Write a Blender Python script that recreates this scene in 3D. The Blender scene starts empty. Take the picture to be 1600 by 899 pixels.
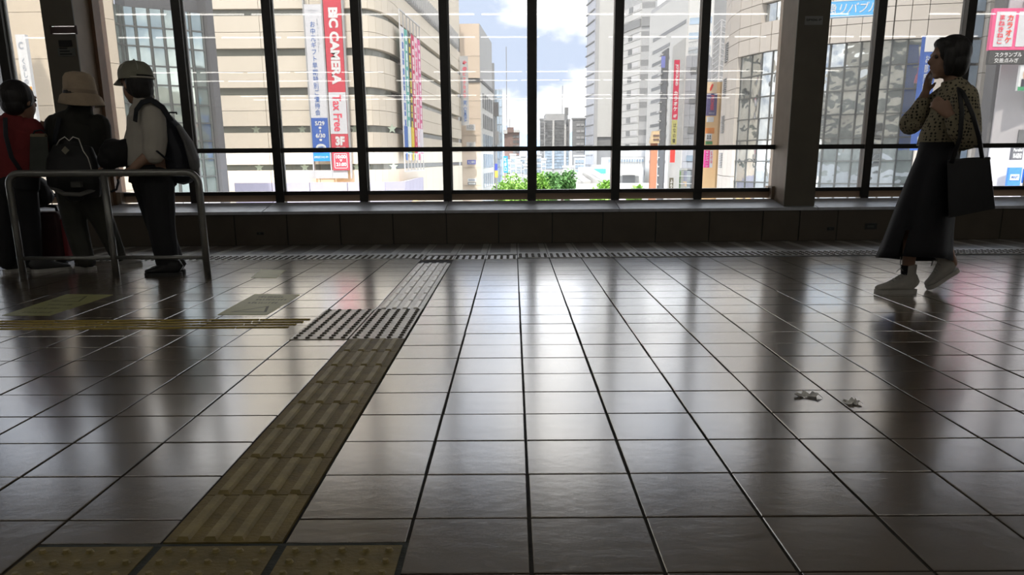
import bpy, bmesh, math, random
from mathutils import Vector, Matrix, noise
random.seed(7)
SC = bpy.context.scene
COL = SC.collection
PI = math.pi

# ---------------------------------------------------------------- camera
T = 0.28                                   # floor tile pitch, metres
FPX, CXP, CYP = 1310.0, 800.0, 600.0       # focal length and optical centre in a 1600 px wide frame
PITCH, YAW, ROLL, CAMH = 0.261157, -0.002869, -0.0070, 2.99169 * T
def _basis():
    fw = Vector((math.sin(YAW) * math.cos(PITCH), math.cos(YAW) * math.cos(PITCH), -math.sin(PITCH)))
    rt = Vector((math.cos(YAW), -math.sin(YAW), 0))
    up = rt.cross(fw)
    return (math.cos(ROLL) * rt + math.sin(ROLL) * up, -math.sin(ROLL) * rt + math.cos(ROLL) * up, fw)
RT, UP, FW = _basis()
EYE = Vector((0, 0, CAMH))
cam_data = bpy.data.cameras.new('camera')
cam_data.sensor_width = 36.0
cam_data.lens = FPX / 1600 * 36
cam_data.shift_y = (CYP - 449.5) / 1600
cam_data.clip_start = 0.05
cam_data.clip_end = 3000
cam = bpy.data.objects.new('camera', cam_data)
cam.matrix_world = Matrix(((RT.x, UP.x, -FW.x, EYE.x), (RT.y, UP.y, -FW.y, EYE.y), (RT.z, UP.z, -FW.z, EYE.z), (0, 0, 0, 1)))
COL.objects.link(cam)
SC.camera = cam

# ---------------------------------------------------------------- sky, sun, exposure
W = bpy.data.worlds.new('sky'); SC.world = W; W.use_nodes = True
nt = W.node_tree; nt.nodes.clear()
def N(tree, typ, **kw):
    n = tree.nodes.new(typ)
    for k, v in kw.items():
        if k.startswith('i_'):
            n.inputs[int(k[2:]) if k[2:].isdigit() else k[2:].replace('_', ' ')].default_value = v
        else: setattr(n, k, v)
    return n
tc = N(nt, 'ShaderNodeTexCoord')
mp = N(nt, 'ShaderNodeMapping'); mp.inputs['Scale'].default_value = (1, 1, 1.9); mp.inputs['Location'].default_value = (4.3, 2.2, 1.95)
nz = N(nt, 'ShaderNodeTexNoise'); nz.inputs['Scale'].default_value = 5.2; nz.inputs['Detail'].default_value = 8; nz.inputs['Roughness'].default_value = .58
cr = N(nt, 'ShaderNodeValToRGB'); cr.color_ramp.elements[0].position = .42; cr.color_ramp.elements[1].position = .70
cr.color_ramp.elements[0].color = (.50, .60, .80, 1); cr.color_ramp.elements[1].color = (2.3, 2.25, 2.15, 1)
bg = N(nt, 'ShaderNodeBackground'); bg.inputs['Strength'].default_value = 1.0
wo = N(nt, 'ShaderNodeOutputWorld')
nt.links.new(tc.outputs['Generated'], mp.inputs['Vector']); nt.links.new(mp.outputs['Vector'], nz.inputs['Vector'])
sp = N(nt, 'ShaderNodeSeparateXYZ'); nt.links.new(tc.outputs['Generated'], sp.inputs[0])
el = N(nt, 'ShaderNodeMapRange'); el.inputs['From Min'].default_value = .02; el.inputs['From Max'].default_value = .13; el.inputs['To Min'].default_value = .10; el.inputs['To Max'].default_value = 0   # cloud bank low over the horizon
nt.links.new(sp.outputs['Z'], el.inputs['Value']); ad = N(nt, 'ShaderNodeMath', operation='ADD'); nt.links.new(nz.outputs['Fac'], ad.inputs[0]); nt.links.new(el.outputs['Result'], ad.inputs[1])
nt.links.new(ad.outputs[0], cr.inputs['Fac']); nt.links.new(cr.outputs['Color'], bg.inputs['Color'])
nt.links.new(bg.outputs['Background'], wo.inputs['Surface'])
sun_d = bpy.data.lights.new('sun', 'SUN'); sun_d.energy = 2.2; sun_d.angle = .03; sun_d.color = (1, .96, .9)
sun = bpy.data.objects.new('sun', sun_d); COL.objects.link(sun)
sun.rotation_euler = Vector((.05, .60, -1.0)).to_track_quat('-Z', 'Y').to_euler()   # from behind the viewer's left, high
SC.view_settings.view_transform = 'Standard'
SC.view_settings.look = 'None'
SC.view_settings.gamma = 1
SC.view_settings.use_curve_mapping = False
SC.view_settings.exposure = 1.8

# ---------------------------------------------------------------- measuring helpers: photo pixel + known distance -> point
def ray(x, y): return FW + RT * ((x - CXP) / FPX) - UP * ((y - CYP) / FPX)
def PY(x, y, Y):
    d = ray(x, y); return EYE + d * (Y / d.y)
def PF(x, y, z=0.0):
    d = ray(x, y); return EYE + d * ((z - CAMH) / d.z)

# ---------------------------------------------------------------- materials
MATS = {}
def mat(name, col, rough=.6, metal=0.0, var=.10, vscale=8.0, bump=0.0, bscale=40.0, spec=.5, emit=None, estr=0.0, objvar=0.0, coords='Object', stretch=None):
    if name in MATS: return MATS[name]
    m = bpy.data.materials.new(name); m.use_nodes = True
    t = m.node_tree; b = t.nodes['Principled BSDF']
    b.inputs['Roughness'].default_value = rough; b.inputs['Metallic'].default_value = metal
    b.inputs['Specular IOR Level'].default_value = spec
    c = N(t, 'ShaderNodeTexCoord'); src = c.outputs[coords]
    if stretch:
        mm = N(t, 'ShaderNodeMapping'); mm.inputs['Scale'].default_value = stretch
        t.links.new(src, mm.inputs['Vector']); src = mm.outputs['Vector']
    n = N(t, 'ShaderNodeTexNoise'); n.inputs['Scale'].default_value = vscale; n.inputs['Detail'].default_value = 5
    t.links.new(src, n.inputs['Vector'])
    r = N(t, 'ShaderNodeValToRGB')
    lo = tuple(max(0, x * (1 - var)) for x in col[:3]) + (1,); hi = tuple(min(1, x * (1 + var)) for x in col[:3]) + (1,)
    r.color_ramp.elements[0].position = .3; r.color_ramp.elements[1].position = .7
    r.color_ramp.elements[0].color = lo; r.color_ramp.elements[1].color = hi
    t.links.new(n.outputs['Fac'], r.inputs['Fac']); out = r.outputs['Color']
    if objvar:
        oi = N(t, 'ShaderNodeObjectInfo')
        mr = N(t, 'ShaderNodeMapRange'); mr.inputs['To Min'].default_value = 1 - objvar; mr.inputs['To Max'].default_value = 1 + objvar
        mx = N(t, 'ShaderNodeVectorMath', operation='SCALE')
        t.links.new(oi.outputs['Random'], mr.inputs['Value']); t.links.new(out, mx.inputs[0]); t.links.new(mr.outputs['Result'], mx.inputs['Scale'])
        out = mx.outputs['Vector']
    t.links.new(out, b.inputs['Base Color'])
    if bump:
        n2 = N(t, 'ShaderNodeTexNoise'); n2.inputs['Scale'].default_value = bscale; n2.inputs['Detail'].default_value = 4
        bp = N(t, 'ShaderNodeBump'); bp.inputs['Strength'].default_value = bump; bp.inputs['Distance'].default_value = .01
        t.links.new(src, n2.inputs['Vector']); t.links.new(n2.outputs['Fac'], bp.inputs['Height']); t.links.new(bp.outputs['Normal'], b.inputs['Normal'])
    if emit:
        b.inputs['Emission Color'].default_value = (*emit, 1); b.inputs['Emission Strength'].default_value = estr
    MATS[name] = m
    return m

def glass(name, tint, ior=1.5, haze=None):
    m = bpy.data.materials.new(name); m.use_nodes = True
    t = m.node_tree; t.nodes.clear()
    tr = N(t, 'ShaderNodeBsdfTransparent'); tr.inputs['Color'].default_value = (*tint, 1)
    gl = N(t, 'ShaderNodeBsdfGlossy'); gl.inputs['Roughness'].default_value = .0; gl.inputs['Color'].default_value = (1, 1, 1, 1)
    fr = N(t, 'ShaderNodeFresnel'); fr.inputs['IOR'].default_value = ior
    n = N(t, 'ShaderNodeTexNoise'); n.inputs['Scale'].default_value = 1.4
    bp = N(t, 'ShaderNodeBump'); bp.inputs['Strength'].default_value = .012; bp.inputs['Distance'].default_value = .02
    mx = N(t, 'ShaderNodeMixShader'); o = N(t, 'ShaderNodeOutputMaterial')
    t.links.new(n.outputs['Fac'], bp.inputs['Height']); t.links.new(bp.outputs['Normal'], gl.inputs['Normal'])
    t.links.new(fr.outputs['Fac'], mx.inputs['Fac']); t.links.new(tr.outputs[0], mx.inputs[1]); t.links.new(gl.outputs[0], mx.inputs[2])
    t.links.new(mx.outputs[0], o.inputs['Surface'])
    MATS[name] = m
    return m

# ---------------------------------------------------------------- mesh helpers
def wloc(o):
    p = Vector((0, 0, 0))
    while o is not None: p = p + o.location; o = o.parent
    return p
def tag(o, label=None, cat=None, group=None, kind=None):
    if label: o['label'] = label
    if cat: o['category'] = cat
    if group: o['group'] = group
    if kind: o['kind'] = kind
    return o
def empty(name, loc=(0, 0, 0), label=None, cat=None, group=None, kind=None):
    o = bpy.data.objects.new(name, None); o.empty_display_size = .1
    COL.objects.link(o); o.location = loc
    return tag(o, label, cat, group, kind)
def link(name, me, parent=None, loc=None, rot=None, scale=None, m=None):
    o = bpy.data.objects.new(name, me); COL.objects.link(o)
    if parent is not None: o.parent = parent
    if loc is not None: o.location = Vector(loc) - (wloc(parent) if parent is not None else Vector((0, 0, 0)))
    if rot is not None: o.rotation_euler = rot
    if scale is not None: o.scale = scale
    if m is not None and not me.materials: me.materials.append(m)
    return o
class MB:
    def __init__(s): s.v = []; s.f = []; s.m = []
    def add(s, vs, fs, mi=0):
        n = len(s.v); s.v += [tuple(v) for v in vs]; s.f += [tuple(i + n for i in f) for f in fs]; s.m += [mi] * len(fs); return s
    def box(s, x0, x1, y0, y1, z0, z1, mi=0):
        return s.add([(x0, y0, z0), (x1, y0, z0), (x1, y1, z0), (x0, y1, z0), (x0, y0, z1), (x1, y0, z1), (x1, y1, z1), (x0, y1, z1)],
                     [(0, 3, 2, 1), (4, 5, 6, 7), (0, 1, 5, 4), (1, 2, 6, 5), (2, 3, 7, 6), (3, 0, 4, 7)], mi)
    def quad(s, a, b, c, d, mi=0): return s.add([a, b, c, d], [(0, 1, 2, 3)], mi)
    def hexa(s, p, mi=0):      # 4 bottom + 4 top corners
        return s.add(p, [(0, 3, 2, 1), (4, 5, 6, 7), (0, 1, 5, 4), (1, 2, 6, 5), (2, 3, 7, 6), (3, 0, 4, 7)], mi)
    def prism(s, poly, z0, z1, mi=0, caps=True):
        n = len(poly); vs = [(x, y, z0) for x, y in poly] + [(x, y, z1) for x, y in poly]
        fs = [(i, (i + 1) % n, n + (i + 1) % n, n + i) for i in range(n)]
        if caps: fs += [tuple(range(n - 1, -1, -1)), tuple(range(n, 2 * n))]
        return s.add(vs, fs, mi)
    def bar(s, a, b, w, h=None, up=(0, 0, 1), mi=0):       # square bar from a to b
        a = Vector(a); b = Vector(b); h = h or w; d = (b - a).normalized(); u = Vector(up)
        if abs(d.dot(u)) > .95: u = Vector((0, 1, 0))
        r = d.cross(u).normalized() * (w / 2); u = r.cross(d).normalized() * (h / 2)
        return s.hexa([a - r - u, a + r - u, b + r - u, b - r - u, a - r + u, a + r + u, b + r + u, b - r + u], mi)
    def tube(s, pts, r, n=10, mi=0, caps=True, up=(0, 0, 1)):
        pts = [Vector(p) for p in pts]; k = len(pts); rs = r if isinstance(r, (list, tuple)) else [r] * k
        rings = []; u = None
        for i, p in enumerate(pts):
            d = (pts[min(i + 1, k - 1)] - pts[max(i - 1, 0)]).normalized()
            if u is None:
                u = Vector(up)
                if abs(d.dot(u)) > .9: u = Vector((0, 1, 0)) if abs(d.y) < .9 else Vector((1, 0, 0))
            u = (u - d * u.dot(d)).normalized(); w = d.cross(u)
            q = rs[i] if isinstance(rs[i], (list, tuple)) else (rs[i], rs[i])
            rings.append([p + u * (math.cos(a) * q[0]) + w * (math.sin(a) * q[1]) for a in [2 * PI * j / n for j in range(n)]])
        vs = [v for r_ in rings for v in r_]
        fs = [(i * n + j, i * n + (j + 1) % n, (i + 1) * n + (j + 1) % n, (i + 1) * n + j) for i in range(k - 1) for j in range(n)]
        if caps: fs += [tuple(range(n - 1, -1, -1)), tuple(range((k - 1) * n, k * n))]
        return s.add(vs, fs, mi)
    def ball(s, c, r, n=10, k=6, mi=0, q=None):
        c = Vector(c); r = Vector(r) if not isinstance(r, (int, float)) else Vector((r, r, r)); vs = []
        for i in range(1, k):
            for j in range(n):
                a = PI * i / k; b = 2 * PI * j / n
                p = Vector((math.sin(a) * math.cos(b) * r.x, math.sin(a) * math.sin(b) * r.y, math.cos(a) * r.z))
                vs.append(c + (q @ p if q else p))
        t0 = Vector((0, 0, r.z)); vs += [c + (q @ t0 if q else t0), c - (q @ t0 if q else t0)]
        fs = [(i * n + j, (i + 1) * n + j, (i + 1) * n + (j + 1) % n, i * n + (j + 1) % n) for i in range(k - 2) for j in range(n)]
        fs += [(len(vs) - 2, j, (j + 1) % n) for j in range(n)] + [(len(vs) - 1, (k - 2) * n + (j + 1) % n, (k - 2) * n + j) for j in range(n)]
        return s.add(vs, fs, mi)
    def mesh(s, name, mats, off=None, smooth=False, normals=True):
        me = bpy.data.meshes.new(name)
        vs = s.v if off is None else [(x - off.x, y - off.y, z - off.z) for x, y, z in s.v]
        me.from_pydata(vs, [], s.f)
        for m in (mats if isinstance(mats, (list, tuple)) else [mats]): me.materials.append(m)
        if any(s.m): me.polygons.foreach_set('material_index', s.m)
        if normals:
            b = bmesh.new(); b.from_mesh(me); bmesh.ops.recalc_face_normals(b, faces=b.faces); b.to_mesh(me); b.free()
        if smooth: me.polygons.foreach_set('use_smooth', [True] * len(me.polygons))
        me.update(); return me
    def build(s, name, mats, parent=None, smooth=False, normals=True, base=None):
        off = wloc(parent) if parent is not None else (Vector(base) if base is not None else None)
        o = link(name, s.mesh(name, mats, off, smooth, normals), parent)
        if parent is None and base is not None: o.location = base
        return o
def pbox(name, m, parent, *a):
    return MB().box(*a).build(name, m, parent)
TXT = bpy.data.scenes.new('lettering_scratch')     # removed again at the end of the script
def text_mb(body, rot90=False, bold=0.0, shear=0.0, spacing=1.0):
    c = bpy.data.curves.new('lettering', 'FONT'); c.body = body; c.resolution_u = 3; c.offset = bold; c.shear = shear; c.space_character = spacing
    o = bpy.data.objects.new('lettering', c); TXT.collection.objects.link(o)
    TXT.view_layers[0].update(); dg = TXT.view_layers[0].depsgraph
    me = bpy.data.meshes.new_from_object(o.evaluated_get(dg))
    vs = [(v.co.x, v.co.y) for v in me.vertices]; fs = [tuple(p.vertices) for p in me.polygons]
    bpy.data.objects.remove(o); bpy.data.curves.remove(c); bpy.data.meshes.remove(me)
    if rot90: vs = [(y, -x) for x, y in vs]
    return vs, fs
def lettering(parent, body, m, p00, p10, p01, rot90=False, bold=.02, vertical=False, out=.02, name='lettering', shear=0, fit=True):
    """flat letters laid in the parallelogram p00 (lower left), p10 (lower right), p01 (upper left)"""
    p00 = Vector(p00); p10 = Vector(p10); p01 = Vector(p01); ex = p10 - p00; ey = p01 - p00
    nrm = ex.cross(ey).normalized() * out
    mb = MB()
    if vertical:
        k = len(body)
        for i, ch in enumerate(body):
            if ch == ' ': continue
            vs, fs = text_mb(ch, False, bold)
            if not vs: continue
            for (x, y) in vs: pass
            lo = 0.0; vs2 = [((x - 0.0) / 1.0, (k - 1 - i + (y + .12) / 1.05) / k) for x, y in vs]
            mb.add([p00 + ex * x + ey * y + nrm for x, y in vs2], fs)
    else:
        vs, fs = text_mb(body, rot90, bold, shear)
        x0 = min(v[0] for v in vs); x1 = max(v[0] for v in vs); y0 = min(v[1] for v in vs); y1 = max(v[1] for v in vs)
        mb.add([p00 + ex * ((x - x0) / (x1 - x0)) + ey * ((y - y0) / (y1 - y0)) + nrm for x, y in vs], fs)
    return mb.build(name, m, parent, normals=False)
def unit_box(name, m):
    return MB().box(-.5, .5, -.5, .5, -.5, .5).mesh(name, m)

# ================================================================ THE HALL
WROT = 0.02                                            # the window wall is turned a little against the floor grid
def wy(x, y): return y + WROT * (x - .5)
class WB(MB):                                          # mesh builder whose y is measured from the turned wall line
    def mesh(s, name, mats, off=None, smooth=False, normals=True):
        s.v = [(x, wy(x, y), z) for x, y, z in s.v]
        return MB.mesh(s, name, mats, off, smooth, normals)
WX0, WX1 = -13.0, 13.0
# --- materials of the hall
def tile_material(name, col, rough, var, bump):
    m = mat(name, col, rough, 0, var, 9, bump, 170, .5, objvar=.10)
    t = m.node_tree; b = t.nodes['Principled BSDF']
    n = N(t, 'ShaderNodeTexNoise'); n.inputs['Scale'].default_value = 6; n.inputs['Detail'].default_value = 6
    mr = N(t, 'ShaderNodeMapRange'); mr.inputs['From Min'].default_value = .3; mr.inputs['From Max'].default_value = .75
    mr.inputs['To Min'].default_value = rough * .9; mr.inputs['To Max'].default_value = rough * 1.15
    c = N(t, 'ShaderNodeTexCoord'); oi = N(t, 'ShaderNodeObjectInfo')
    mp = N(t, 'ShaderNodeMapping'); mp.inputs['Scale'].default_value = (1, 3, 1)
    t.links.new(c.outputs['Object'], mp.inputs['Vector']); t.links.new(oi.outputs['Random'], mp.inputs['Location'])
    t.links.new(mp.outputs['Vector'], n.inputs['Vector']); t.links.new(n.outputs['Fac'], mr.inputs['Value']); t.links.new(mr.outputs['Result'], b.inputs['Roughness'])
    b.inputs['IOR'].default_value = 2.5; b.inputs['Coat Weight'].default_value = 1.0; b.inputs['Coat IOR'].default_value = 2.0; b.inputs['Coat Roughness'].default_value = .17
    old = b.inputs['Normal'].links[0].from_node; n3 = N(t, 'ShaderNodeTexNoise'); n3.inputs['Scale'].default_value = 22; n3.inputs['Detail'].default_value = 2
    b3 = N(t, 'ShaderNodeBump'); b3.inputs['Strength'].default_value = .10; b3.inputs['Distance'].default_value = .01
    gp = N(t, 'ShaderNodeNewGeometry'); t.links.new(gp.outputs['Position'], n3.inputs['Vector']); t.links.new(n3.outputs['Fac'], b3.inputs['Height']); t.links.new(old.outputs['Normal'], b3.inputs['Normal']); t.links.new(b3.outputs['Normal'], b.inputs['Normal'])
    return m
M_TILE = tile_material('glazed_floor_tile', (.15, .108, .064), .22, .12, .03)
M_GROUT = mat('dark_grout', (.035, .033, .030), .9, 0, .3, 60, .3, 200)
M_TACT = mat('worn_yellow_tactile', (.21, .155, .045), .6, 0, .22, 14, .25, 90, objvar=.10)
M_TACTG = mat('worn_greyish_tactile', (.34, .30, .23), .6, 0, .25, 14, .25, 90, spec=.2, objvar=.10)
M_TBAR = mat('worn_yellow_bar', (.31, .24, .085), .5, 0, .2, 14, .15, 90)
M_TBARG = mat('pale_worn_bar', (.68, .65, .57), .5, 0, .12, 14, .15, 90, spec=.3)
M_MORTAR = mat('grey_green_mortar', (.055, .062, .055), .9, 0, .2, 30, .3, 120)
M_YBAR = mat('yellow_guide_bar', (.40, .29, .06), .6, 0, .15, 20, spec=.2)
M_PLATEL = mat('pale_stone_sky_glint', (.85, .84, .81), .42, 0, .06, 12, .05, spec=.9)  # white stone, also carrying the sky's reflection along the tile edges
M_PLATED = mat('dark_parapet_reflection', (.30, .28, .26), .4, 0, .35, 6, .08, 40, spec=.3, stretch=(1, 14, 1))  # the parapet's dark reflection, put into the colour
M_PANEL = mat('brown_parapet_panel', (.09, .072, .05), .55, 0, .12, 5, .06, 60, objvar=.06)
M_SEAM = mat('parapet_seam_dark', (.04, .035, .03), .8)
M_SILL = mat('grey_stone_sill', (.46, .47, .50), .42, 0, .14, 12, .08, 70)
M_FRAME = mat('dark_bronze_frame', (.022, .020, .018), .38, .3, .15, 20)
M_FRAMEL = mat('window_bead_grey', (.30, .30, .29), .5)
M_BOARD = mat('copper_brown_board', (.30, .20, .125), .5, 0, .12, 4, stretch=(.4, 1, 6))
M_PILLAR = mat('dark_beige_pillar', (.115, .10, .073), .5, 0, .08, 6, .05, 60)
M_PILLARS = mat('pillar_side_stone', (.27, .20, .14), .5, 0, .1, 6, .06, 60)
M_TRIM = mat('brown_metal_trim', (.19, .105, .055), .45, .1, .12, 10)
M_CEIL = mat('ceiling_white', (.36, .34, .31), .8, 0, .05, 4)
M_WALL = mat('hall_wall_beige', (.20, .175, .14), .7, 0, .08, 4)
M_STRIP0 = mat('pale_warning_tile', (.80, .78, .74), .42, 0, .10, 12, .05, spec=.9)
glass('tinted_upper_glass', (.645, .635, .618)); glass('clear_lower_glass', (.885, .887, .885))
M_TUBE = mat('lit_fluorescent_tube', (.9, .9, .9), .5, emit=(1, .97, .90), estr=3.6)

_b = M_TILE.node_tree.nodes['Principled BSDF']
def polish(m, rough, ior=2.3, coat=1.0, wave=.10):
    t = m.node_tree; b = t.nodes['Principled BSDF']; b.inputs['Roughness'].default_value = rough; b.inputs['IOR'].default_value = ior
    b.inputs['Coat Weight'].default_value = coat; b.inputs['Coat IOR'].default_value = 2.0; b.inputs['Coat Roughness'].default_value = .2
    n3 = N(t, 'ShaderNodeTexNoise'); n3.inputs['Scale'].default_value = 22; b3 = N(t, 'ShaderNodeBump'); b3.inputs['Strength'].default_value = wave; b3.inputs['Distance'].default_value = .01
    gp = N(t, 'ShaderNodeNewGeometry'); t.links.new(gp.outputs['Position'], n3.inputs['Vector']); t.links.new(n3.outputs['Fac'], b3.inputs['Height'])
    if b.inputs['Normal'].links: t.links.new(b.inputs['Normal'].links[0].from_socket, b3.inputs['Normal'])
    t.links.new(b3.outputs['Normal'], b.inputs['Normal'])
    for k in ('Coat Normal',): t.links.new(b3.outputs['Normal'], b.inputs[k])
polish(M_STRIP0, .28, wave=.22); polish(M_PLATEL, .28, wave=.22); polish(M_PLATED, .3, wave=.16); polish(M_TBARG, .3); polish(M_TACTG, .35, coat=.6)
# --- floor: dark grout bed, tiles and tactile pieces as parts
floor = MB().box(WX0, WX1, -22, 9.6, -.30, -.006).build('floor', M_GROUT)
tag(floor, 'glossy brown tiled concourse floor with dark joints', 'floor', kind='structure')
S = T / .3
ROWS = [1.709, 2.012, 2.324, 2.630, 2.930, 3.230, 3.526, 3.828, 4.116, 4.399, 4.668, 4.951, 5.252, 5.552, 5.852, 6.158, 6.451, 6.748, 7.026, 7.304, 7.605, 7.93]
ROWS = [r * S for r in ROWS]
ROWS = [ROWS[0] - T * k for k in range(3, 0, -1)] + ROWS
C0 = .1226 * T
def cx(k): return C0 + k * T
def tile_mesh(name, m, w, d, h=.012, b=.0016):
    mb = MB(); x = w / 2; y = d / 2
    lo = [(-x, -y, -h), (x, -y, -h), (x, y, -h), (-x, y, -h)]
    mi = [(-x, -y, -b), (x, -y, -b), (x, y, -b), (-x, y, -b)]
    to = [(-x + b, -y + b, 0), (x - b, -y + b, 0), (x - b, y - b, 0), (-x + b, y - b, 0)]
    mb.add(lo + mi + to, [(8, 9, 10, 11)] + [(i, (i + 1) % 4, 4 + (i + 1) % 4, 4 + i) for i in range(4)] + [(4 + i, 4 + (i + 1) % 4, 8 + (i + 1) % 4, 8 + i) for i in range(4)])
    return mb.mesh(name, m, normals=False)
TACT_Y = [(1.87 + .3 * k) * S for k in range(9)]           # near run of guide tiles
CLUST_Y = [TACT_Y[-1] + T * k for k in range(4)]           # three rows of warning tiles
FAR_Y = [CLUST_Y[-1] + T * k for k in range(9)]
STRIP_Y = 8.0 * S                                          # warning strip along the wall (turned line)
taken = lambda c, y0, y1: (c == -3 and y1 > TACT_Y[0] + .02) or (c == -4 and y1 > CLUST_Y[0] + .05 and y0 < CLUST_Y[-1] - .05) or (-4 <= c <= -2 and y0 < TACT_Y[0] - .05)
cand = []
tm = {}
for ri in range(len(ROWS) - 1):
    y0, y1 = ROWS[ri], ROWS[ri + 1]
    for c in range(-30, 30):
        xm = cx(c) + T / 2; ym = (y0 + y1) / 2
        a0, a1 = y0, y1
        if -4 <= c <= -2 and y0 < TACT_Y[0] < y1 and c != -3: a0 = TACT_Y[0]        # cut tiles beside the warning tiles
        elif -4 <= c <= -2 and y1 <= TACT_Y[0] + .02: continue
        elif c == -3: continue
        elif c == -4 and y1 > CLUST_Y[0] and y0 < CLUST_Y[-1]:
            if y0 < CLUST_Y[0] - .03: a1 = CLUST_Y[0]
            elif y1 > CLUST_Y[-1] + .03: a0 = CLUST_Y[-1]
            else: continue
        if abs(xm) > (ym + .5) * .64 + .35: continue
        d = ym * ym
        cand.append((ym / (1.0 + 0 * xm), c, a0, a1))
cand.sort(key=lambda q: q[0])
rest = MB()
tile_n = 0
for (_, c, a0, a1) in cand:
    w = T - .008; d = (a1 - a0) - .0085
    key = round(d, 3)
    if tile_n < 295:
        if key not in tm: tm[key] = tile_mesh('floor_tile', M_TILE, w, d)
        o = link('floor_tile', tm[key], floor, (cx(c) + T / 2 + random.uniform(-.0008, .0008), (a0 + a1) / 2, random.uniform(-.0006, .0006)),
                 (random.gauss(0, .0011), random.gauss(0, .0011), random.gauss(0, .0006)))
        tile_n += 1
    else:
        x0 = cx(c) + .004; x1 = cx(c + 1) - .004; dz = [random.uniform(-.0004, .0004) for _ in range(4)]
        rest.hexa([(x0, a0 + .0045, -.012), (x1, a0 + .0045, -.012), (x1, a1 - .0045, -.012), (x0, a1 - .0045, -.012),
                   (x0, a0 + .0045, dz[0]), (x1, a0 + .0045, dz[1]), (x1, a1 - .0045, dz[2]), (x0, a1 - .0045, dz[3])])
# tiles behind the camera and outside the view keep the floor one surface
for yb in range(-70, 4):
    pass
o = rest.build('floor_tile_field', M_TILE, floor); o['kind'] = 'stuff'
bk = MB()
bk.box(WX0, WX1, -22, ROWS[0] - .006, -.010, -.001)
bk.box(WX0, -7.6, ROWS[0], 8.9, -.010, -.001); bk.box(7.6, WX1, ROWS[0], 8.9, -.010, -.001)
o = bk.build('far_floor_tiling', M_TILE, floor); o['kind'] = 'stuff'

# --- tactile guide tiles: base plate with four long bars
def guide_tile(y0, m, mbar):
    x0 = cx(-3); mb = MB().box(x0 + .005, x0 + T - .005, y0 + .002, y0 + T - .002, -.010, .002)
    o = mb.build('guide_tile', m, floor)
    for k in range(4):
        xc = x0 + T * (.165 + .2233 * k); b = MB()
        w0, w1 = .0155, .0105
        ya, yb = y0 + .010, y0 + T - .012
        b.hexa([(xc - w0, ya, .002), (xc + w0, ya, .002), (xc + w0, yb, .002), (xc - w0, yb, .002),
                (xc - w1, ya + .006, .0100), (xc + w1, ya + .006, .0100), (xc + w1, yb - .006, .0100), (xc - w1, yb - .006, .0100)])
        b.build('bar', mbar, o)
for y in TACT_Y[:-1]: guide_tile(y, M_TACT, M_TBAR)
for y in FAR_Y[:-1]: guide_tile(y, M_TACTG, M_TBARG)
stud = MB()
for (r, z) in ((.0100, 0),): pass
def stud_verts(cx_, cy_, r=.0100, h=.006, n=10, z=.002):
    vs = [(cx_ + math.cos(2 * PI * j / n) * r, cy_ + math.sin(2 * PI * j / n) * r, z) for j in range(n)] + \
         [(cx_ + math.cos(2 * PI * j / n) * r * .62, cy_ + math.sin(2 * PI * j / n) * r * .62, z + h) for j in range(n)]
    fs = [(j, (j + 1) % n, n + (j + 1) % n, n + j) for j in range(n)] + [tuple(range(n, 2 * n))]
    return vs, fs
stud.add(*stud_verts(0, 0, .0100, .0065, 12, 0)); STUD = stud.mesh('stud', M_TBAR, smooth=False, normals=False)
# near row of three warning tiles in wide mortar joints, each stud its own part
MB().box(cx(-4) + .01, cx(-1) + .004, TACT_Y[0] - 3 * T, TACT_Y[0] - .003, -.008, .0005).build('mortar_bed', M_MORTAR, floor)
for r in range(2):
    for k in range(3):
        x0 = cx(-4 + k) + .012; x1 = x0 + T - .020; y1 = TACT_Y[0] - .020 - r * T; y0 = y1 - T + .014
        wt = MB().box(x0, x1, y0, y1, -.004, .003).build('warning_tile', M_TACT, floor)
        for i in range(5):
            for j in range(5):
                link('stud', STUD, wt, (x0 + (x1 - x0) * (.1 + .2 * i), y0 + (y1 - y0) * (.1 + .2 * j), .003))
# warning tiles at the branch, studs joined into the tile
M_STUDD = mat('dark_shaded_stud', (.075, .065, .045), .6, 0, .2, 30)  # the strip studs' shaded near sides are put into this dark colour
for (x0, x1, cs) in ((cx(-4) - .01, cx(-3), 0), (cx(-3), cx(-2) - .002, 1)):
    for k in range(3):
        mb = MB().box(x0 + .004, x1 - .004, CLUST_Y[k] + .002, CLUST_Y[k + 1] - .002, -.01, .003)
        for i in range(5):
            for j in range(5):
                vs, fs = stud_verts(x0 + (x1 - x0) * (.1 + .2 * i), CLUST_Y[k] + T * (.1 + .2 * j), .013, .006, 8, .003); mb.add(vs, fs, 1)
        mb.build('warning_tile', [M_TACTG, M_STUDD], floor, normals=False)
# long yellow guide bars running to the left edge
Yb0, Yb1 = 4.60 * S, 4.87 * S
for r in range(4):
    y = Yb0 + (Yb1 - Yb0) * (r + .15) / 3.45
    for k in range(9):
        x1 = cx(-4) - .03 - k * T - (0, .02, .04, .06)[3 - r]; x0 = x1 - T + .006
        b = MB().hexa([(x0, y - .012, 0), (x1, y - .012, 0), (x1, y + .012, 0), (x0, y + .012, 0),
                       (x0 + .002, y - .008, .0045), (x1 - .002, y - .008, .0045), (x1 - .002, y + .008, .0045), (x0 + .002, y + .008, .0045)])
        b.build('guide_bar', M_YBAR, floor)
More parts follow.
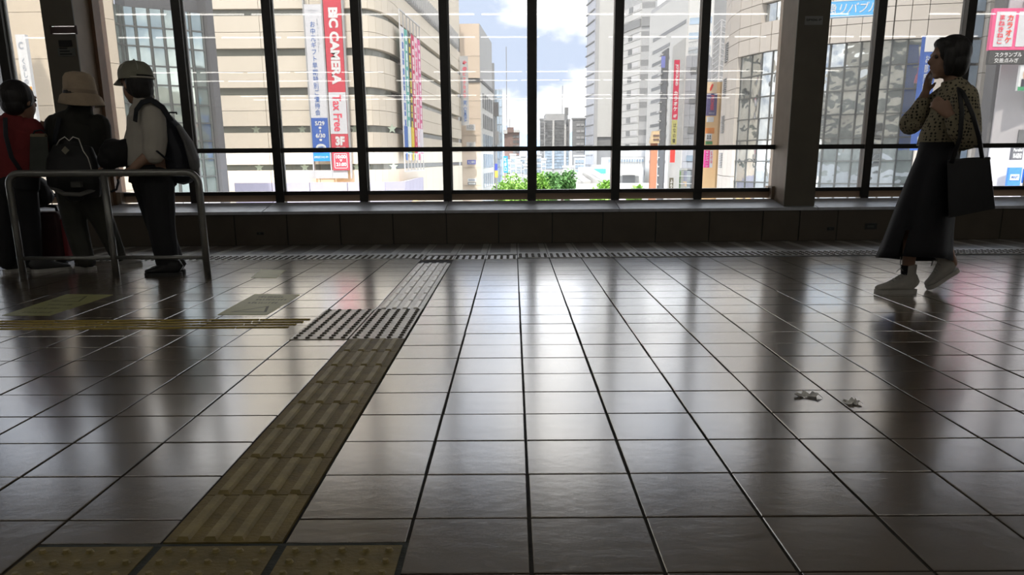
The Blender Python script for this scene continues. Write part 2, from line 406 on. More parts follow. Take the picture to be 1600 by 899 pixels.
# warning strip and border slabs along the parapet
M_STRIP = mat('pale_warning_tile', (.50, .48, .44), .34, 0, .12, 12, .05)
for c in range(-22, 22):
    x0 = cx(c); near = -3 <= c <= -1 and False
    sh = -.10 if -4 < c < 0 else 0
    mm = M_TACTG if sh else M_STRIP
    mb = WB().box(x0 + .003, x0 + T - .003, STRIP_Y + sh + .004, STRIP_Y + T + sh, -.01, .002)
    for i in range(5):
        for j in range(5):
            vs, fs = stud_verts(x0 + T * (.1 + .2 * i), STRIP_Y + sh + T * (.1 + .2 * j), .015, .007, 7, .002); mb.add(vs, fs, 1)
    mb.build('warning_tile', [mm, M_STUDD], floor, normals=False)
    y0 = STRIP_Y + T + .004; y1 = 8.78
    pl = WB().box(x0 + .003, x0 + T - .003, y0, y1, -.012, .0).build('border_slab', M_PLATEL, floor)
    ins = WB().box(x0 + .022, x0 + T - .062, y0 + .17, y1, -.002, .0015).build('reflection_inset', M_PLATED, pl)  # dark inset stands for the parapet mirrored in the slab
fill = WB().box(WX0, WX1, STRIP_Y - .16, 8.9, -.02, -.004).build('strip_bed', M_GROUT, floor)

# --- parapet with sill
YP = 8.773                       # parapet face
ZP = PY(880, 331.5, YP).z; ZS = PY(880, 327.3, YP - .03).z
YWIN = 9.29; ZSB = PY(880, 313.2, YWIN - .06).z
wall = WB().box(WX0, WX1, YP + .012, YWIN, -.6, ZP).build('wall_front', M_SEAM)
tag(wall, 'low dark brown panelled parapet under the windows', 'parapet', kind='structure')
seams = [-7.6, -6.0, -4.6] + [PY(px, 355, YP).x for px in (370, 451, 533, 615, 698, 779, 863, 942, 1025, 1109, 1193, 1251, 1311)] + [PY(1563, 355, YP + .1).x, 6.3, 7.5, 9, 10.5]
for a, b in zip(seams[:-1], seams[1:]):
    WB().box(a + .006, b - .006, YP, YP + .02, .004, ZP - .004).build('wall_panel', M_PANEL, wall)
sj = [WX0, -6, PY(412, 320, YP).x, PY(696, 320, YP).x, PY(968, 320, YP).x, PY(1280, 322, YP).x, 6.6, WX1]
for a, b in zip(sj[:-1], sj[1:]):
    m = WB(); a += .004; b -= .004; yf = YP - .03; yb = YWIN - .055
    m.hexa([(a, yf, ZP), (b, yf, ZP), (b, yb, ZP), (a, yb, ZP), (a, yf, ZS), (b, yf, ZS), (b, yb, ZSB), (a, yb, ZSB)])
    m.build('sill_slab', M_SILL, wall)
# --- window frame
win = empty('window_1', (0, YWIN, 0), 'long dark framed window wall looking over the city', 'window', kind='structure')
ZT0, ZT1 = PY(880, 235.8, YWIN).z, PY(880, 228.6, YWIN).z
ZR0, ZR1 = PY(880, 301.5, YWIN).z, PY(880, 296, YWIN).z
ZB0 = PY(880, 311.6, YWIN).z
ZTOP = 2.78
MULLX = [PY(px, 236, YWIN).x for px in (304, 436.5, 567.5, 698.5, 830.5, 962, 1092.5, 1227, 1358)]
MULLX = [MULLX[0] - (MULLX[1] - MULLX[0]) * k for k in (6, 5, 4, 3)] + [PY(42, 236, YWIN).x, PY(172, 236, YWIN).x] + MULLX + [PY(1494, 236, YWIN).x] + [PY(1494, 236, YWIN).x + .905 * k for k in range(1, 6)]
MW = .088
for x in MULLX:
    m = WB().box(x - MW / 2, x + MW / 2, YWIN - .06, YWIN + .07, ZSB - .02, ZTOP)
    m.build('mullion', M_FRAME, win)
    WB().box(x + MW / 2, x + MW / 2 + .012, YWIN + .0, YWIN + .05, ZR1, ZTOP).build('glazing_bead', M_FRAMEL, win)
for a, b in zip(MULLX[:-1], MULLX[1:]):
    a += MW / 2; b -= MW / 2
    WB().box(a, b, YWIN - .035, YWIN + .05, ZT0, ZT1).build('transom', M_FRAME, win)
    WB().box(a, b, YWIN - .045, YWIN + .06, ZR0, ZR1).build('bottom_rail', M_FRAME, win)
    WB().box(a - .02, b + .02, YWIN - .03, YWIN + .03, ZB0, ZR0 - .001).build('base_board', M_BOARD, win)
    WB().box(a, b, YWIN + .015, YWIN + .025, ZT1, ZTOP).build('upper_pane', MATS['tinted_upper_glass'], win)
    WB().box(a, b, YWIN + .015, YWIN + .025, ZR1, ZT0).build('lower_pane', MATS['clear_lower_glass'], win)
# --- the two pillars
def pillar(nm, pl_, pr_, py_, xback, label, side):
    yf = YP + .04
    a = PY(pl_, py_, yf).x; b = PY(pr_, py_, yf).x
    p = empty(nm, (a, yf, 0), label, 'pillar', kind='structure')
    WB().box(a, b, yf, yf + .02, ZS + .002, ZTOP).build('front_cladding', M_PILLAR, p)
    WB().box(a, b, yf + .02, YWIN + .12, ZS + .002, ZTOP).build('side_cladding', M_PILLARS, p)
    return p, a, b, yf
pilR, ra, rb, pyf = pillar('pillar', 1227, 1275, 320, 1205, 'dark beige pillar standing on the sill right of centre', -1)
pilL, la, lb, _ = pillar('pillar', 114.5, 160, 320, 0, 'dark beige pillar on the sill behind the bucket hat person', 1)
for s_, x in ((pilL, lb),):
    WB().box(x, x + .035, YWIN - .13, YWIN + .12, ZS + .01, ZTOP).build('edge_trim', M_TRIM, s_)
WB().box(ra - .03, ra, YWIN - .12, YWIN + .12, ZSB, PY(1200, 291, YWIN).z).build('corner_block', M_PILLARS, pilR)
WB().box(lb + .035, lb + .08, YWIN - .12, YWIN + .12, ZSB, PY(190, 300, YWIN).z).build('corner_block', M_PILLARS, pilL)
# number plate on the right pillar
M_PLATE = mat('grey_label_tape', (.24, .24, .23), .6); M_INK = mat('black_print', (.012, .012, .012), .7)
def on_y(name, m, parent, px0, px1, py0, py1, Y, th=.004):
    a = PY(px0, py1, Y); b = PY(px1, py0, Y)
    return MB().box(a.x, b.x, Y - th, Y, a.z, b.z).build(name, m, parent)
Yr = wy(ra + .1, pyf)
pa = PY(1257, 39, Yr - .001); pb = PY(1286, 25, Yr - .001)
np_ = MB().box(pa.x, pb.x, Yr - .006, Yr - .001, pa.z, pb.z).build('number_plate', M_PLATE, None, base=(pa.x, Yr, pa.z))
tag(np_, 'small grey label reading SPI06-P on the right pillar', 'label')
lettering(np_, 'SPI06-P', M_INK, (pa.x + .012, Yr - .006, pa.z + .035), (pb.x - .012, Yr - .006, pa.z + .035), (pa.x + .012, Yr - .006, pb.z - .025), out=.001)
# notices on the left pillar
Yl = wy(la + .1, pyf)
def plaque(px0, px1, py0, py1, m, label, name='notice_plate'):
    a = PY(px0, py1, Yl - .001); b = PY(px1, py0, Yl - .001)
    o = MB().box(a.x, b.x, Yl - .010, Yl - .001, a.z, b.z).build(name, m, None, base=(a.x, Yl, a.z)); tag(o, label, 'sign'); return o, a, b
M_DKBOX = mat('dark_red_box', (.045, .018, .014), .35); M_DKG = mat('dark_green_grey_notice', (.10, .105, .09), .5)
bx, a, b = plaque(80, 120, 40, 54, M_DKBOX, 'dark red rectangular box lamp high on the left pillar', 'emergency_lamp')
for k in range(2): MB().box(a.x + .02, b.x - .02, Yl - .012, Yl - .010, (b.z - .012, a.z + .003)[k], (b.z - .004, a.z + .009)[k]).build('chrome_edge', mat('chrome_edge', (.8, .8, .8), .12, 1), bx)
plaque(93, 112, 63, 73, M_INK, 'small black plate on the left pillar above the pale notice')
o, a, b = plaque(92, 117, 75, 88, M_DKG, 'faint grey green notice on the left pillar')
for k in range(3): MB().box(a.x + .02, b.x - .03 - .02 * k, Yl - .0115, Yl - .010, a.z + .012 + .026 * k, a.z + .024 + .026 * k).build('print_line', M_INK, o)
# fixtures in the parapet
def fixture(name, px0, px1, py0, py1, label, cat, lit):
    Y = wy(PY(px0, py0, YP).x, YP); a = PY(px0, py1, Y); b = PY(px1, py0, Y)
    o = MB().box(a.x, b.x, Y - .012, Y + .01, a.z, b.z).build(name, mat('black_plastic', (.012, .012, .012), .4), None, base=(a.x, Y, a.z)); tag(o, label, cat)
    MB().box(a.x + .02, b.x - .03, Y - .0135, Y - .011, a.z + .02, b.z - .02).build('cover', mat('dark_green_cover', (.06, .07, .055), .4), o)
    return o
fixture('floor_guide_lamp', 1351, 1370, 349, 358.5, 'black framed low guide lamp set in the brown parapet', 'lamp', True)
fixture('wall_outlet', 1292, 1303, 355, 360, 'tiny dark outlet in the parapet right of the pillar', 'outlet', False)
fixture('wall_outlet', 402, 412, 363, 367, 'tiny dark outlet in the parapet under the red banner', 'outlet', False)
WB().box(WX0, WX1, YWIN - .08, YWIN + .1, ZTOP, 3.26).build('header_beam', M_FRAME, win)
# --- shell: ceiling, walls, light rows
tag(MB().box(WX0, WX1, -22, 9.42, 3.25, 3.7).build('ceiling', M_CEIL), 'flat pale ceiling of the concourse', 'ceiling', kind='structure')
tag(MB().box(WX0, WX1, -22.3, -22, -.3, 3.7).build('wall_back', M_WALL), 'beige wall at the back of the concourse', 'wall', kind='structure')
tag(MB().box(WX0 - .3, WX0, -22, 9.7, -.3, 3.7).build('wall_left', M_WALL), 'beige end wall on the left', 'wall', kind='structure')
tag(MB().box(WX1, WX1 + .3, -22, 9.7, -.3, 3.7).build('wall_right', M_WALL), 'beige end wall on the right', 'wall', kind='structure')
lamp_body = MB().box(-.60, .60, -.05, .05, .03, .07).mesh('housing', M_CEIL)
lamp_tube = MB().tube([(-.575, 0, .012), (.575, 0, .012)], .012, 8).mesh('tube', M_TUBE)
ZL = 3.18
for yl, rown in ((3.45, 'row nearest the windows'), (.75, 'second row from the windows'), (-6.0, 'third row from the windows'), (-8.6, 'fourth row from the windows'), (-14.7, 'fifth row from the windows'), (-16.6, 'rearmost row of the hall')):
    for k in range(-7, 8):
        if (k * 7 + int(yl * 10)) % 11 == 3: continue
        e = empty('ceiling_lamp', (k * 1.27 + .3, yl, ZL), 'slim fluorescent ceiling batten in the ' + rown, 'lamp', 'fluorescent battens, ' + rown)
        link('housing', lamp_body, e); link('tube', lamp_tube, e)

# ================================================================ THE CITY OUTSIDE
GZ = -7.0
def veil_glass():  # pale veil of the ceiling's reflection, mixed into the upper panes
    m = MATS['tinted_upper_glass']; t = m.node_tree
    o = [n for n in t.nodes if n.type == 'OUTPUT_MATERIAL'][0]; src = o.inputs['Surface'].links[0].from_socket
    tl = N(t, 'ShaderNodeBsdfTranslucent'); tl.inputs['Color'].default_value = (.9, .87, .8, 1)
    mx = N(t, 'ShaderNodeMixShader'); mx.inputs['Fac'].default_value = .025
    t.links.new(src, mx.inputs[1]); t.links.new(tl.outputs[0], mx.inputs[2]); t.links.new(mx.outputs[0], o.inputs['Surface'])
veil_glass()
M_BEIGE = mat('beige_facade_panel', (.68, .615, .51), .75, 0, .06, .35, objvar=.03)
M_BEIGE2 = mat('warm_beige_panel', (.62, .53, .41), .7, 0, .05, .3, objvar=.02)
M_BAND = mat('dark_window_ribbon', (.16, .17, .15), .2, 0, .3, .4, objvar=.15)
M_CORE = mat('joint_core', (.36, .32, .27), .9)  # core colour seen through the panel joints
M_LAV = mat('lavender_panel', (.42, .40, .49), .7, 0, .06, 1, objvar=.03)
M_WHITE = mat('white_render', (.58, .58, .565), .7, 0, .04, .5, objvar=.02)
M_LGREY = mat('light_grey_facade', (.42, .425, .43), .7, 0, .05, .4, objvar=.03)
M_GREY = mat('grey_facade', (.25, .255, .26), .7, 0, .08, .4, objvar=.05)
M_DGREY = mat('dark_grey_facade', (.11, .11, .115), .6, 0, .1, .4)
M_CREAM = mat('cream_facade', (.68, .57, .46), .7, 0, .05, .4, objvar=.03)
M_BROWNB = mat('brown_brick_facade', (.24, .165, .145), .8, 0, .1, .4)
M_WGL = mat('far_window_glass', (.15, .155, .16), .5, 0, .25, .5, objvar=.25)
M_BWGL = mat('bluish_window_glass', (.34, .42, .50), .10, .4, .25, .5, objvar=.2)
M_YEL = mat('ochre_facade', (.72, .48, .24), .7, 0, .06, .5)
M_STEELW = mat('white_painted_steel', (.56, .56, .56), .4)
M_GLMUL = mat('curtain_wall_mullion', (.13, .135, .13), .4, .5)
M_ASPH = mat('street_asphalt', (.33, .33, .33), .9, 0, .15, .3)
M_CONC = mat('pale_concrete', (.42, .41, .39), .85, 0, .1, .4)
def mirror_glass(name, col, metal, rough=.03, bump=.35, bs=.9):
    m = mat(name, col, rough, metal, .25, .8, objvar=.18)
    t = m.node_tree; b = t.nodes['Principled BSDF']
    c = N(t, 'ShaderNodeNewGeometry'); n = N(t, 'ShaderNodeTexNoise'); n.inputs['Scale'].default_value = bs; n.inputs['Detail'].default_value = 1.5
    bp = N(t, 'ShaderNodeBump'); bp.inputs['Strength'].default_value = bump; bp.inputs['Distance'].default_value = .12
    t.links.new(c.outputs['Position'], n.inputs['Vector']); t.links.new(n.outputs['Fac'], bp.inputs['Height']); t.links.new(bp.outputs['Normal'], b.inputs['Normal'])
    return m
M_CW1 = mirror_glass('greenish_curtain_glass', (.40, .46, .43), .75, .04, .12, .5)
M_CW2 = mirror_glass('wavy_curtain_glass', (.44, .47, .48), .85, .03, .20, 1.1)
UB = {}
def ub(m):
    if m.name not in UB: UB[m.name] = unit_box('block', m)
    return UB[m.name]
def strip(parent, name, m, poly, z0, z1, th=.3, off=0.0, seg=1e9, gap=.06, zgap=None):
    """upright slabs of length <= seg following a plan line; they face the right-hand side of the line"""
    zgap = gap if zgap is None else zgap; out = []
    for (ax, ay), (bx, by) in zip(poly[:-1], poly[1:]):
        L = math.hypot(bx - ax, by - ay); k = max(1, round(L / seg)) if seg < 1e8 else 1
        dx, dy = (bx - ax) / L, (by - ay) / L; nx, ny = dy, -dx
        for i in range(k):
            t = (i + .5) / k * L
            out.append(link(name, ub(m), parent, (ax + dx * t + nx * off, ay + dy * t + ny * off, (z0 + z1) / 2), (0, 0, math.atan2(dy, dx)), (L / k - gap, th, z1 - z0 - zgap)))
    return out
def along(poly, s):
    for (ax, ay), (bx, by) in zip(poly[:-1], poly[1:]):
        L = math.hypot(bx - ax, by - ay)
        if s <= L: return ax + (bx - ax) / L * s, ay + (by - ay) / L * s, math.atan2(by - ay, bx - ax)
        s -= L
    return bx, by, math.atan2(by - ay, bx - ax)
def rect(parent, name, m, a, b, u0, u1, z0, z1, off=.08, th=.1):
    """a slab on the wall a->b between fractions u0..u1"""
    L = math.hypot(b[0] - a[0], b[1] - a[1]); dx, dy = (b[0] - a[0]) / L, (b[1] - a[1]) / L; t = (u0 + u1) / 2 * L
    return link(name, ub(m), parent, (a[0] + dx * t + dy * off, a[1] + dy * t - dx * off, (z0 + z1) / 2), (0, 0, math.atan2(dy, dx)), ((u1 - u0) * L, th, z1 - z0))
def plan(*pts):                     # (pixel column, distance) pairs -> plan points
    return [(PY(px, 248, Y).x, Y) for px, Y in pts]
def back(p, Yb, k=.35):           # far corner of a block, kept behind its visible edge
    x = p[0] * Yb / p[1]; return (x - k if x < 0 else x + k, Yb)
def zat(px, py, Y): return PY(px, py, Y).z
def panel(name, m, px0, px1, py0, py1, Y, th=.15, parent=None):
    """a board facing the viewer's side of the street; its edges are plumb"""
    a = PY((px0 + px1) / 2 - (px1 - px0) / 2, (py0 + py1) / 2, Y).x; b = PY((px0 + px1) / 2 + (px1 - px0) / 2, (py0 + py1) / 2, Y).x
    z0 = zat((px0 + px1) / 2, py1, Y); z1 = zat((px0 + px1) / 2, py0, Y)
    o = MB().box(a, b, Y - th, Y, z0, z1).build(name, m, parent, base=None if parent is not None else ((a + b) / 2, Y, z0))
    o2 = (a, b, z0, z1, Y - th)
    return o, o2
def words(parent, r, body, m, u0, u1, v0, v1, rot90=False, bold=.02, vertical=False, shear=0, name='lettering'):
    a, b, z0, z1, y = r; w = b - a; h = z1 - z0
    return lettering(parent, body, m, (a + w * u0, y, z0 + h * v0), (a + w * u1, y, z0 + h * v0), (a + w * u0, y, z0 + h * v1), rot90, bold, vertical, .02, name, shear)
def patch(parent, r, m, u0, u1, v0, v1, name, out=.015, th=.02):
    a, b, z0, z1, y = r; w = b - a; h = z1 - z0
    return MB().box(a + w * u0, a + w * u1, y - out - th * 0, y + .001, z0 + h * v0, z0 + h * v1).build(name, m, parent)

def bracket(o, r, deep):
    a, b, z0, z1, y = r; xm = (a + b) / 2; sx = xm / y
    for f in (.2, .8):
        z = z0 + (z1 - z0) * f; MB().bar((xm, y + .1, z), (xm + sx * deep, y + .1 + deep, z), .10).build('bracket', M_GREY, o)

# --- street
g = MB().box(-500, 500, 12, 900, GZ - .5, GZ).build('street', M_ASPH); tag(g, 'pale street level between the buildings', 'street', kind='structure')
hill = MB()
pts = [(-700 + 60 * i, 150 + 60 * math.sin(i * 1.3) + 40 * math.sin(i * .37 + 1)) for i in range(26)]
for (x, z), (x2, z2) in zip(pts[:-1], pts[1:]): hill.hexa([(x, 2000, -20), (x2, 2000, -20), (x2, 2600, -20), (x, 2600, -20), (x, 2200, z * .55), (x2, 2200, z2 * .55), (x2, 2300, z2 * .55), (x, 2300, z * .55)])
tag(hill.build('hill_range', mat('haze_blue_hills', (.42, .56, .80), 1, 0, .05, .001)), 'hazy blue hills on the horizon', 'hills', kind='structure')  # distance haze is put into the pale blue colour

# --- big beige department store with dark window ribbons and a rounded corner
st = empty('department_store', (-18, 78, GZ), 'large beige store with dark window ribbons and a rounded corner', 'building')
pB = [(PY(345, 248, 75).x, 75), (PY(575, 248, 75).x, 75)]
xe = pB[1][0]; xs, ys = PY(628, 248, 82).x, 82.0
for k in range(1, 6):
    a = k / 6 * PI / 2; pB.append((xe + (xs - xe) * math.sin(a), 75 + 7 * (1 - math.cos(a))))
pB += [(xs, ys), (PY(722, 248, 127).x, 127)]
zb = [(zat(365, y1, 75), zat(365, y0, 75)) for y0, y1 in ((14, 24.5), (76, 87.5), (137.5, 149), (197.5, 207.5), (258, 266.5))]
zb = list(reversed(zb)); pitch = (zb[4][0] - zb[0][0]) / 4
inner = [(x, y) for x, y in pB]
core = MB().prism([(x - .5, y + .5) for x, y in pB] + [(pB[-1][0] - 12, 127.5), (pB[0][0] - 8, 127.5)], GZ, 27).build('core', M_CORE, st)
lev = [GZ] + [z for b_ in zb for z in b_] + [zb[4][1] + pitch - .6, zb[4][1] + pitch + 1.3, 27]
for i in range(0, len(lev) - 1):
    z0, z1 = lev[i], lev[i + 1]
    if i % 2 == 1:
        strip(st, 'window_ribbon', M_BAND, pB, z0, z1, .2, -.55, 4.3, .05, 0)
        if i == 11:
            for k in range(40): 
                x, y, r = along(pB, 16 + k * 1.15); link('window_post', ub(M_LGREY), st, (x + .1, y, (z0 + z1) / 2), (0, 0, r), (.22, .7, z1 - z0))
    else:
        n = 1 if z1 - z0 < 2.4 else 2
        for k in range(n):
            strip(st, 'facade_panel', M_BEIGE, pB, z0 + (z1 - z0) * k / n, z0 + (z1 - z0) * (k + 1) / n, .5, -.25, 4.3, .035)
# stars stuck in the ribbons
star = MB(); sp = [(math.sin(2 * PI * k / 10) * (.42 if k % 2 == 0 else .18), math.cos(2 * PI * k / 10) * (.42 if k % 2 == 0 else .18)) for k in range(10)]
star.add([(x, 0, z) for x, z in sp] + [(x, .05, z) for x, z in sp], [tuple(range(10)), tuple(range(19, 9, -1))] + [(i, (i + 1) % 10, 10 + (i + 1) % 10, 10 + i) for i in range(10)])
STAR = star.mesh('star', mat('pale_green_star', (.42, .50, .40), .5))
for px in (401, 473, 555, 612):
    for (z0, z1) in zb[:2]: link('star', STAR, st, (PY(px, 248, 74.9).x, 75.42 if px < 590 else 75.9, (z0 + z1) / 2))
# lavender canopy course; the soffit's lamplight is put in as its own glow
zc = zat(480, 285, 73); 
pc = [(PY(362, 248, 73).x, 73.), (PY(600, 248, 73).x, 73.), (PY(632, 248, 75).x, 75.), (PY(667, 248, 99).x, 99.)]
strip(st, 'canopy_panel', M_LAV, pc, zc - 2.0, zc, .3, -.15, 3.4, .05)
cn = MB().prism([(x, y) for x, y in pc] + [(pc[-1][0] - 3, 99), (pc[0][0], 76)], zc - 2.15, zc - 2.0).build('canopy_soffit', mat('warm_glow_soffit', (.9, .6, .25), .6, emit=(1, .55, .15), estr=.9), st)
# --- long banners on the store front
M_BRED = mat('red_banner_cloth', (.56, .06, .085), .8, 0, .03, 2); M_BBLUE = mat('blue_banner_cloth', (.045, .12, .42), .8, 0, .03, 2)
M_BWHITE = mat('white_banner_cloth', (.62, .62, .64), .8, 0, .02, 2); M_SIGNW = mat('sign_white', (.68, .68, .67), .6, 0, .02); M_CYAN = mat('bright_blue_banner', (.02, .22, .75), .7)
M_GREYT = mat('grey_print', (.35, .37, .42), .7); M_TXB = mat('blue_print', (.07, .16, .42), .7); M_TXR = mat('red_print', (.72, .07, .12), .7)
YB = 74.2
bw, r = panel('hanging_banner', M_BWHITE, 483, 509, 7, 252, YB, .12)
tag(bw, 'long white and blue gift fair banner on the store front', 'banner')
patch(bw, r, M_BBLUE, 0, 1, .055, .285, 'blue_field'); patch(bw, r, M_CYAN, 0, 1, 0, .0555, 'clear_pane_blue', .016)  # lowest field is the same blue, brightness through the clear pane painted in
words(bw, r, 'プレミアムカード', M_GREYT, .2, .82, .955, .97); words(bw, r, '会員様限定', M_GREYT, .35, .68, .935, .95)
words(bw, r, 'お中元ギフト早期特別ご優待会', M_TXB, .27, .60, .30, .90, vertical=True, bold=.008)
words(bw, r, '5%〜18%OFF', M_GREYT, .68, .84, .70, .915, vertical=True)
r2 = (r[0], r[1], r[2], r[3], r[4] - .02)
words(bw, r2, '5/29', M_SIGNW, .22, .80, .235, .263, bold=.03); words(bw, r2, '●', M_SIGNW, .42, .60, .213, .228); words(bw, r2, 'ー', M_SIGNW, .48, .54, .19, .207)
words(bw, r2, '6/30', M_SIGNW, .22, .80, .155, .183, bold=.03); words(bw, r2, '●', M_SIGNW, .42, .60, .133, .148)
words(bw, r2, '●', M_SIGNW, .18, .82, .058, .115); words(bw, (r2[0], r2[1], r2[2], r2[3], r2[4] - .03), '7階', M_TXB, .32, .72, .072, .10)
words(bw, r2, 'お中元ギフトセンター', M_SIGNW, .05, .95, .018, .036)
br, r = panel('hanging_banner', M_BRED, 512.5, 539.5, -8, 266, YB, .12)
tag(br, 'long red store banner with big white sideways letters', 'banner')
vv = lambda y: (266 - y) / 274
patch(br, r, M_BWHITE, 0, 1, vv(207), vv(141), 'white_field')
words(br, r, 'BIC CAMERA', M_SIGNW, .26, .80, vv(129), vv(11), rot90=True, bold=.05)
r2 = (r[0], r[1], r[2], r[3], r[4] - .02)
words(br, r2, 'Tax Free', M_TXR, .22, .72, vv(203), vv(145), rot90=True, bold=.02)
words(br, r, '3F', M_SIGNW, .25, .80, vv(226), vv(211), bold=.06); words(br, r, '直結', M_SIGNW, .24, .82, vv(236), vv(227.5), bold=.01)
words(br, r, '10:00', M_SIGNW, .22, .82, vv(247), vv(241), bold=.04); words(br, r, '▼', M_SIGNW, .42, .60, vv(252.5), vv(248.5)); words(br, r, '21:00', M_SIGNW, .22, .82, vv(259.5), vv(253.5), bold=.04)
for (u0, u1, v0, v1) in ((.12, .88, vv(263), vv(262.2)), (.12, .88, vv(239.6), vv(238.8)), (.12, .15, vv(263), vv(238.8)), (.85, .88, vv(263), vv(238.8))): patch(br, r, M_SIGNW, u0, u1, v0, v1, 'border_line')
fr, r = panel('banner_frame', M_LGREY, 484, 544, 266, 279, YB + .1, .1); tag(fr, 'pale steel rack under the two long banners', 'frame')  # steel frame and rails holding the two long banners
for px in (482, 510.5, 541.5): 
    q = PY(px, 120, YB + .3).x; MB().box(q - .05, q + .05, YB - .05, YB + .5, zat(px, 279, YB), 16).build('rail', M_LGREY, fr)
# --- banner rack on the side of the store
rk = empty('banner_rack', (PY(627, 248, 80).x, 80, 0), 'steel rack of narrow coloured banners on the store corner', 'rack')
ra_, rb_ = (PY(628, 248, 80).x + .25, 80.), (PY(660, 248, 90).x + .1, 90.)
zt_, zl_ = zat(627, 14, 80), zat(633, 268, 80)
dx, dy = rb_[0] - ra_[0], rb_[1] - ra_[1]
cols = [(.75, .75, .77), (.13, .45, .40), (.08, .07, .07), (.60, .05, .12), (.82, .60, .66), (.68, .12, .30)]
nm = ['white', 'teal', 'yellow and black', 'crimson', 'pale pink', 'magenta']
for k in range(7):
    u = k / 6; MB().box(ra_[0] + dx * u - .05, ra_[0] + dx * u + .05, ra_[1] + dy * u - .05, ra_[1] + dy * u + .05, zl_, zt_).build('post', M_STEELW, rk)
for z in (zl_, zl_ + 1.6, zt_): MB().bar((ra_[0], ra_[1], z), (rb_[0], rb_[1], z), .12).build('rail', M_STEELW, rk)
for k in range(6):
    a = (ra_[0] + dx * (k + .04) / 6, ra_[1] + dy * (k + .04) / 6); b = (ra_[0] + dx * (k + .96) / 6, ra_[1] + dy * (k + .96) / 6)
    z0, z1 = zl_ + 1.65, zt_ - 1.35; ww = .30
    e = empty('strip_banner', (a[0], a[1], z0), nm[k] + ' vertical strip banner on the corner rack', 'banner', 'strip banners on the corner rack')
    # each banner hangs turned towards the crossing
    m = mat('strip_cloth_%d' % k, cols[k], .8, 0, .03)
    pa_, pb_ = (a[0], a[1]), (b[0], b[1])
    rect(e, 'cloth', m, pa_, pb_, 0, 1, z0, z1, .0, .08)
    m2 = mat('strip_mark_%d' % k, [(.1, .2, .5), (.85, .9, .88), (.75, .6, .08), (.9, .85, .85), (.8, .15, .3), (.9, .8, .85)][k], .8)
    for j in range(15): rect(e, 'mark', m2, pa_, pb_, .34, .66, z1 - .95 - j * .74 - .12 * (j * 7 % 3), z1 - .55 - j * .74, .06, .06)
    m3 = mat('strip_foot_%d' % k, [(.06, .16, .5), (.8, .85, .85), (.8, .62, .05), (.6, .05, .12), (.85, .85, .9), (.8, .8, .85)][k], .8)
    rect(e, 'foot_panel', m3, pa_, pb_, 0.05, .95, z0 + .1, z0 + 2.4, .06, .06)
# --- blade sign at the far end of the store
bs, r = panel('blade_sign', M_LGREY, 720, 732, 88, 196, 126, .4); tag(bs, 'tall pale blade sign with red and blue letters at the store end', 'sign')
words(bs, r, '←', M_TXR, .3, .85, .88, .94, bold=.06); words(bs, r, '＠', M_TXR, .3, .85, .79, .845, bold=.04); words(bs, r, 'ビックカメラ', M_TXR, .28, .72, .40, .78, vertical=True, bold=.03)
words(bs, r, 'BIC CAMERA', M_TXB, .35, .75, .05, .36, rot90=True, bold=.02)

# --- left building: beige wall and a glass curtain wall
A = empty('office_block', (-30, 58, GZ), 'beige corner block with a tall greenish glass curtain wall', 'building')
pA = plan((24, 55.5), (150, 55.5), (163, 56.2), (180, 57.4), (203, 58.6))
zA = [zat(100, y, 55.5) for y in (300, 232, 165, 92, 19, -60)]
MB().prism([(x, y + .4) for x, y in pA] + [back(pA[-1], 61), (pA[0][0] - 4, 61)], GZ, zA[-1] + 2).build('core', M_CORE, A)
for z0, z1 in zip([GZ] + zA[:-1], zA): strip(A, 'facade_panel', M_BEIGE2, pA, z0, z1, .5, -.15, 4.5, .025)
pC = plan((203, 58.6), (212, 59.2), (218, 59.6), (236, 60.1), (257, 60.6), (278, 61.1), (297, 61.6), (318, 62.2), (337, 62.8), (347, 63.4))
MB().prism([(x, y + .5) for x, y in pC] + [back(pC[-1], 65), (pC[0][0] - 2, 65)], GZ, 14).build('glass_core', M_DGREY, A)
zr = zat(270, 304, 61); step = (zat(258, 35, 60.6) - zat(266, 96, 60.8)) / 2
step = abs(step); zz = [zr + step * k for k in range(0, 11)]
for z0, z1 in zip(zz[:-1], zz[1:]):
    strip(A, 'pane', M_CW1, pC[:-1], z0, z1, .06, -.05, 1e9, .05, .06)
    strip(A, 'sash_rail', M_GLMUL, pC[:-1], z0 - .05, z0 + .05, .12, .0, 1e9, 0, 0)
for (x, y) in pC[:-1]: MB().box(x - .06, x + .06, y - .12, y + .1, zr, zz[-1]).build('curtain_mullion', M_GLMUL, A)
strip(A, 'end_fin', M_DGREY, [pC[-2], pC[-1]], GZ, 14, .8, 0, 1e9, 0)
strip(A, 'base_wall', M_LGREY, pC, GZ, zr - .06, .6, -.1, 5, .04)
# far left grey block and its blade sign
G0 = empty('grey_block', (-36, 52, GZ), 'grey ledged building at the left edge behind the window', 'building')
strip(G0, 'wall', M_LGREY, plan((-90, 50), (28, 51.5)), GZ, 13, 1, 0, 5, .04)
for y0, y1 in ((14, 27), (78, 90), (140, 150)): strip(G0, 'ledge', M_GREY, plan((-90, 49), (36, 50.5)), zat(20, y1, 50), zat(20, y0, 50), 1.2, 0, 1e9, 0)
strip(G0, 'window_band', M_WGL, plan((-90, 49.6), (30, 51)), zat(20, 76, 50), zat(20, 30, 50), .2, 0, 2.2, .1)
strip(G0, 'window_band', M_WGL, plan((-90, 49.6), (30, 51)), zat(20, 138, 50), zat(20, 100, 50), .2, 0, 2.2, .1)
s, r = panel('blade_sign', M_SIGNW, 40, 55, 55, 215, 48.5, .3); tag(s, 'white blade sign with orange block beside the left pillar', 'sign'); bracket(s, r, 5)
patch(s, r, mat('orange_sign_block', (.80, .36, .06), .6), .05, .95, .25, .50, 'orange_block')
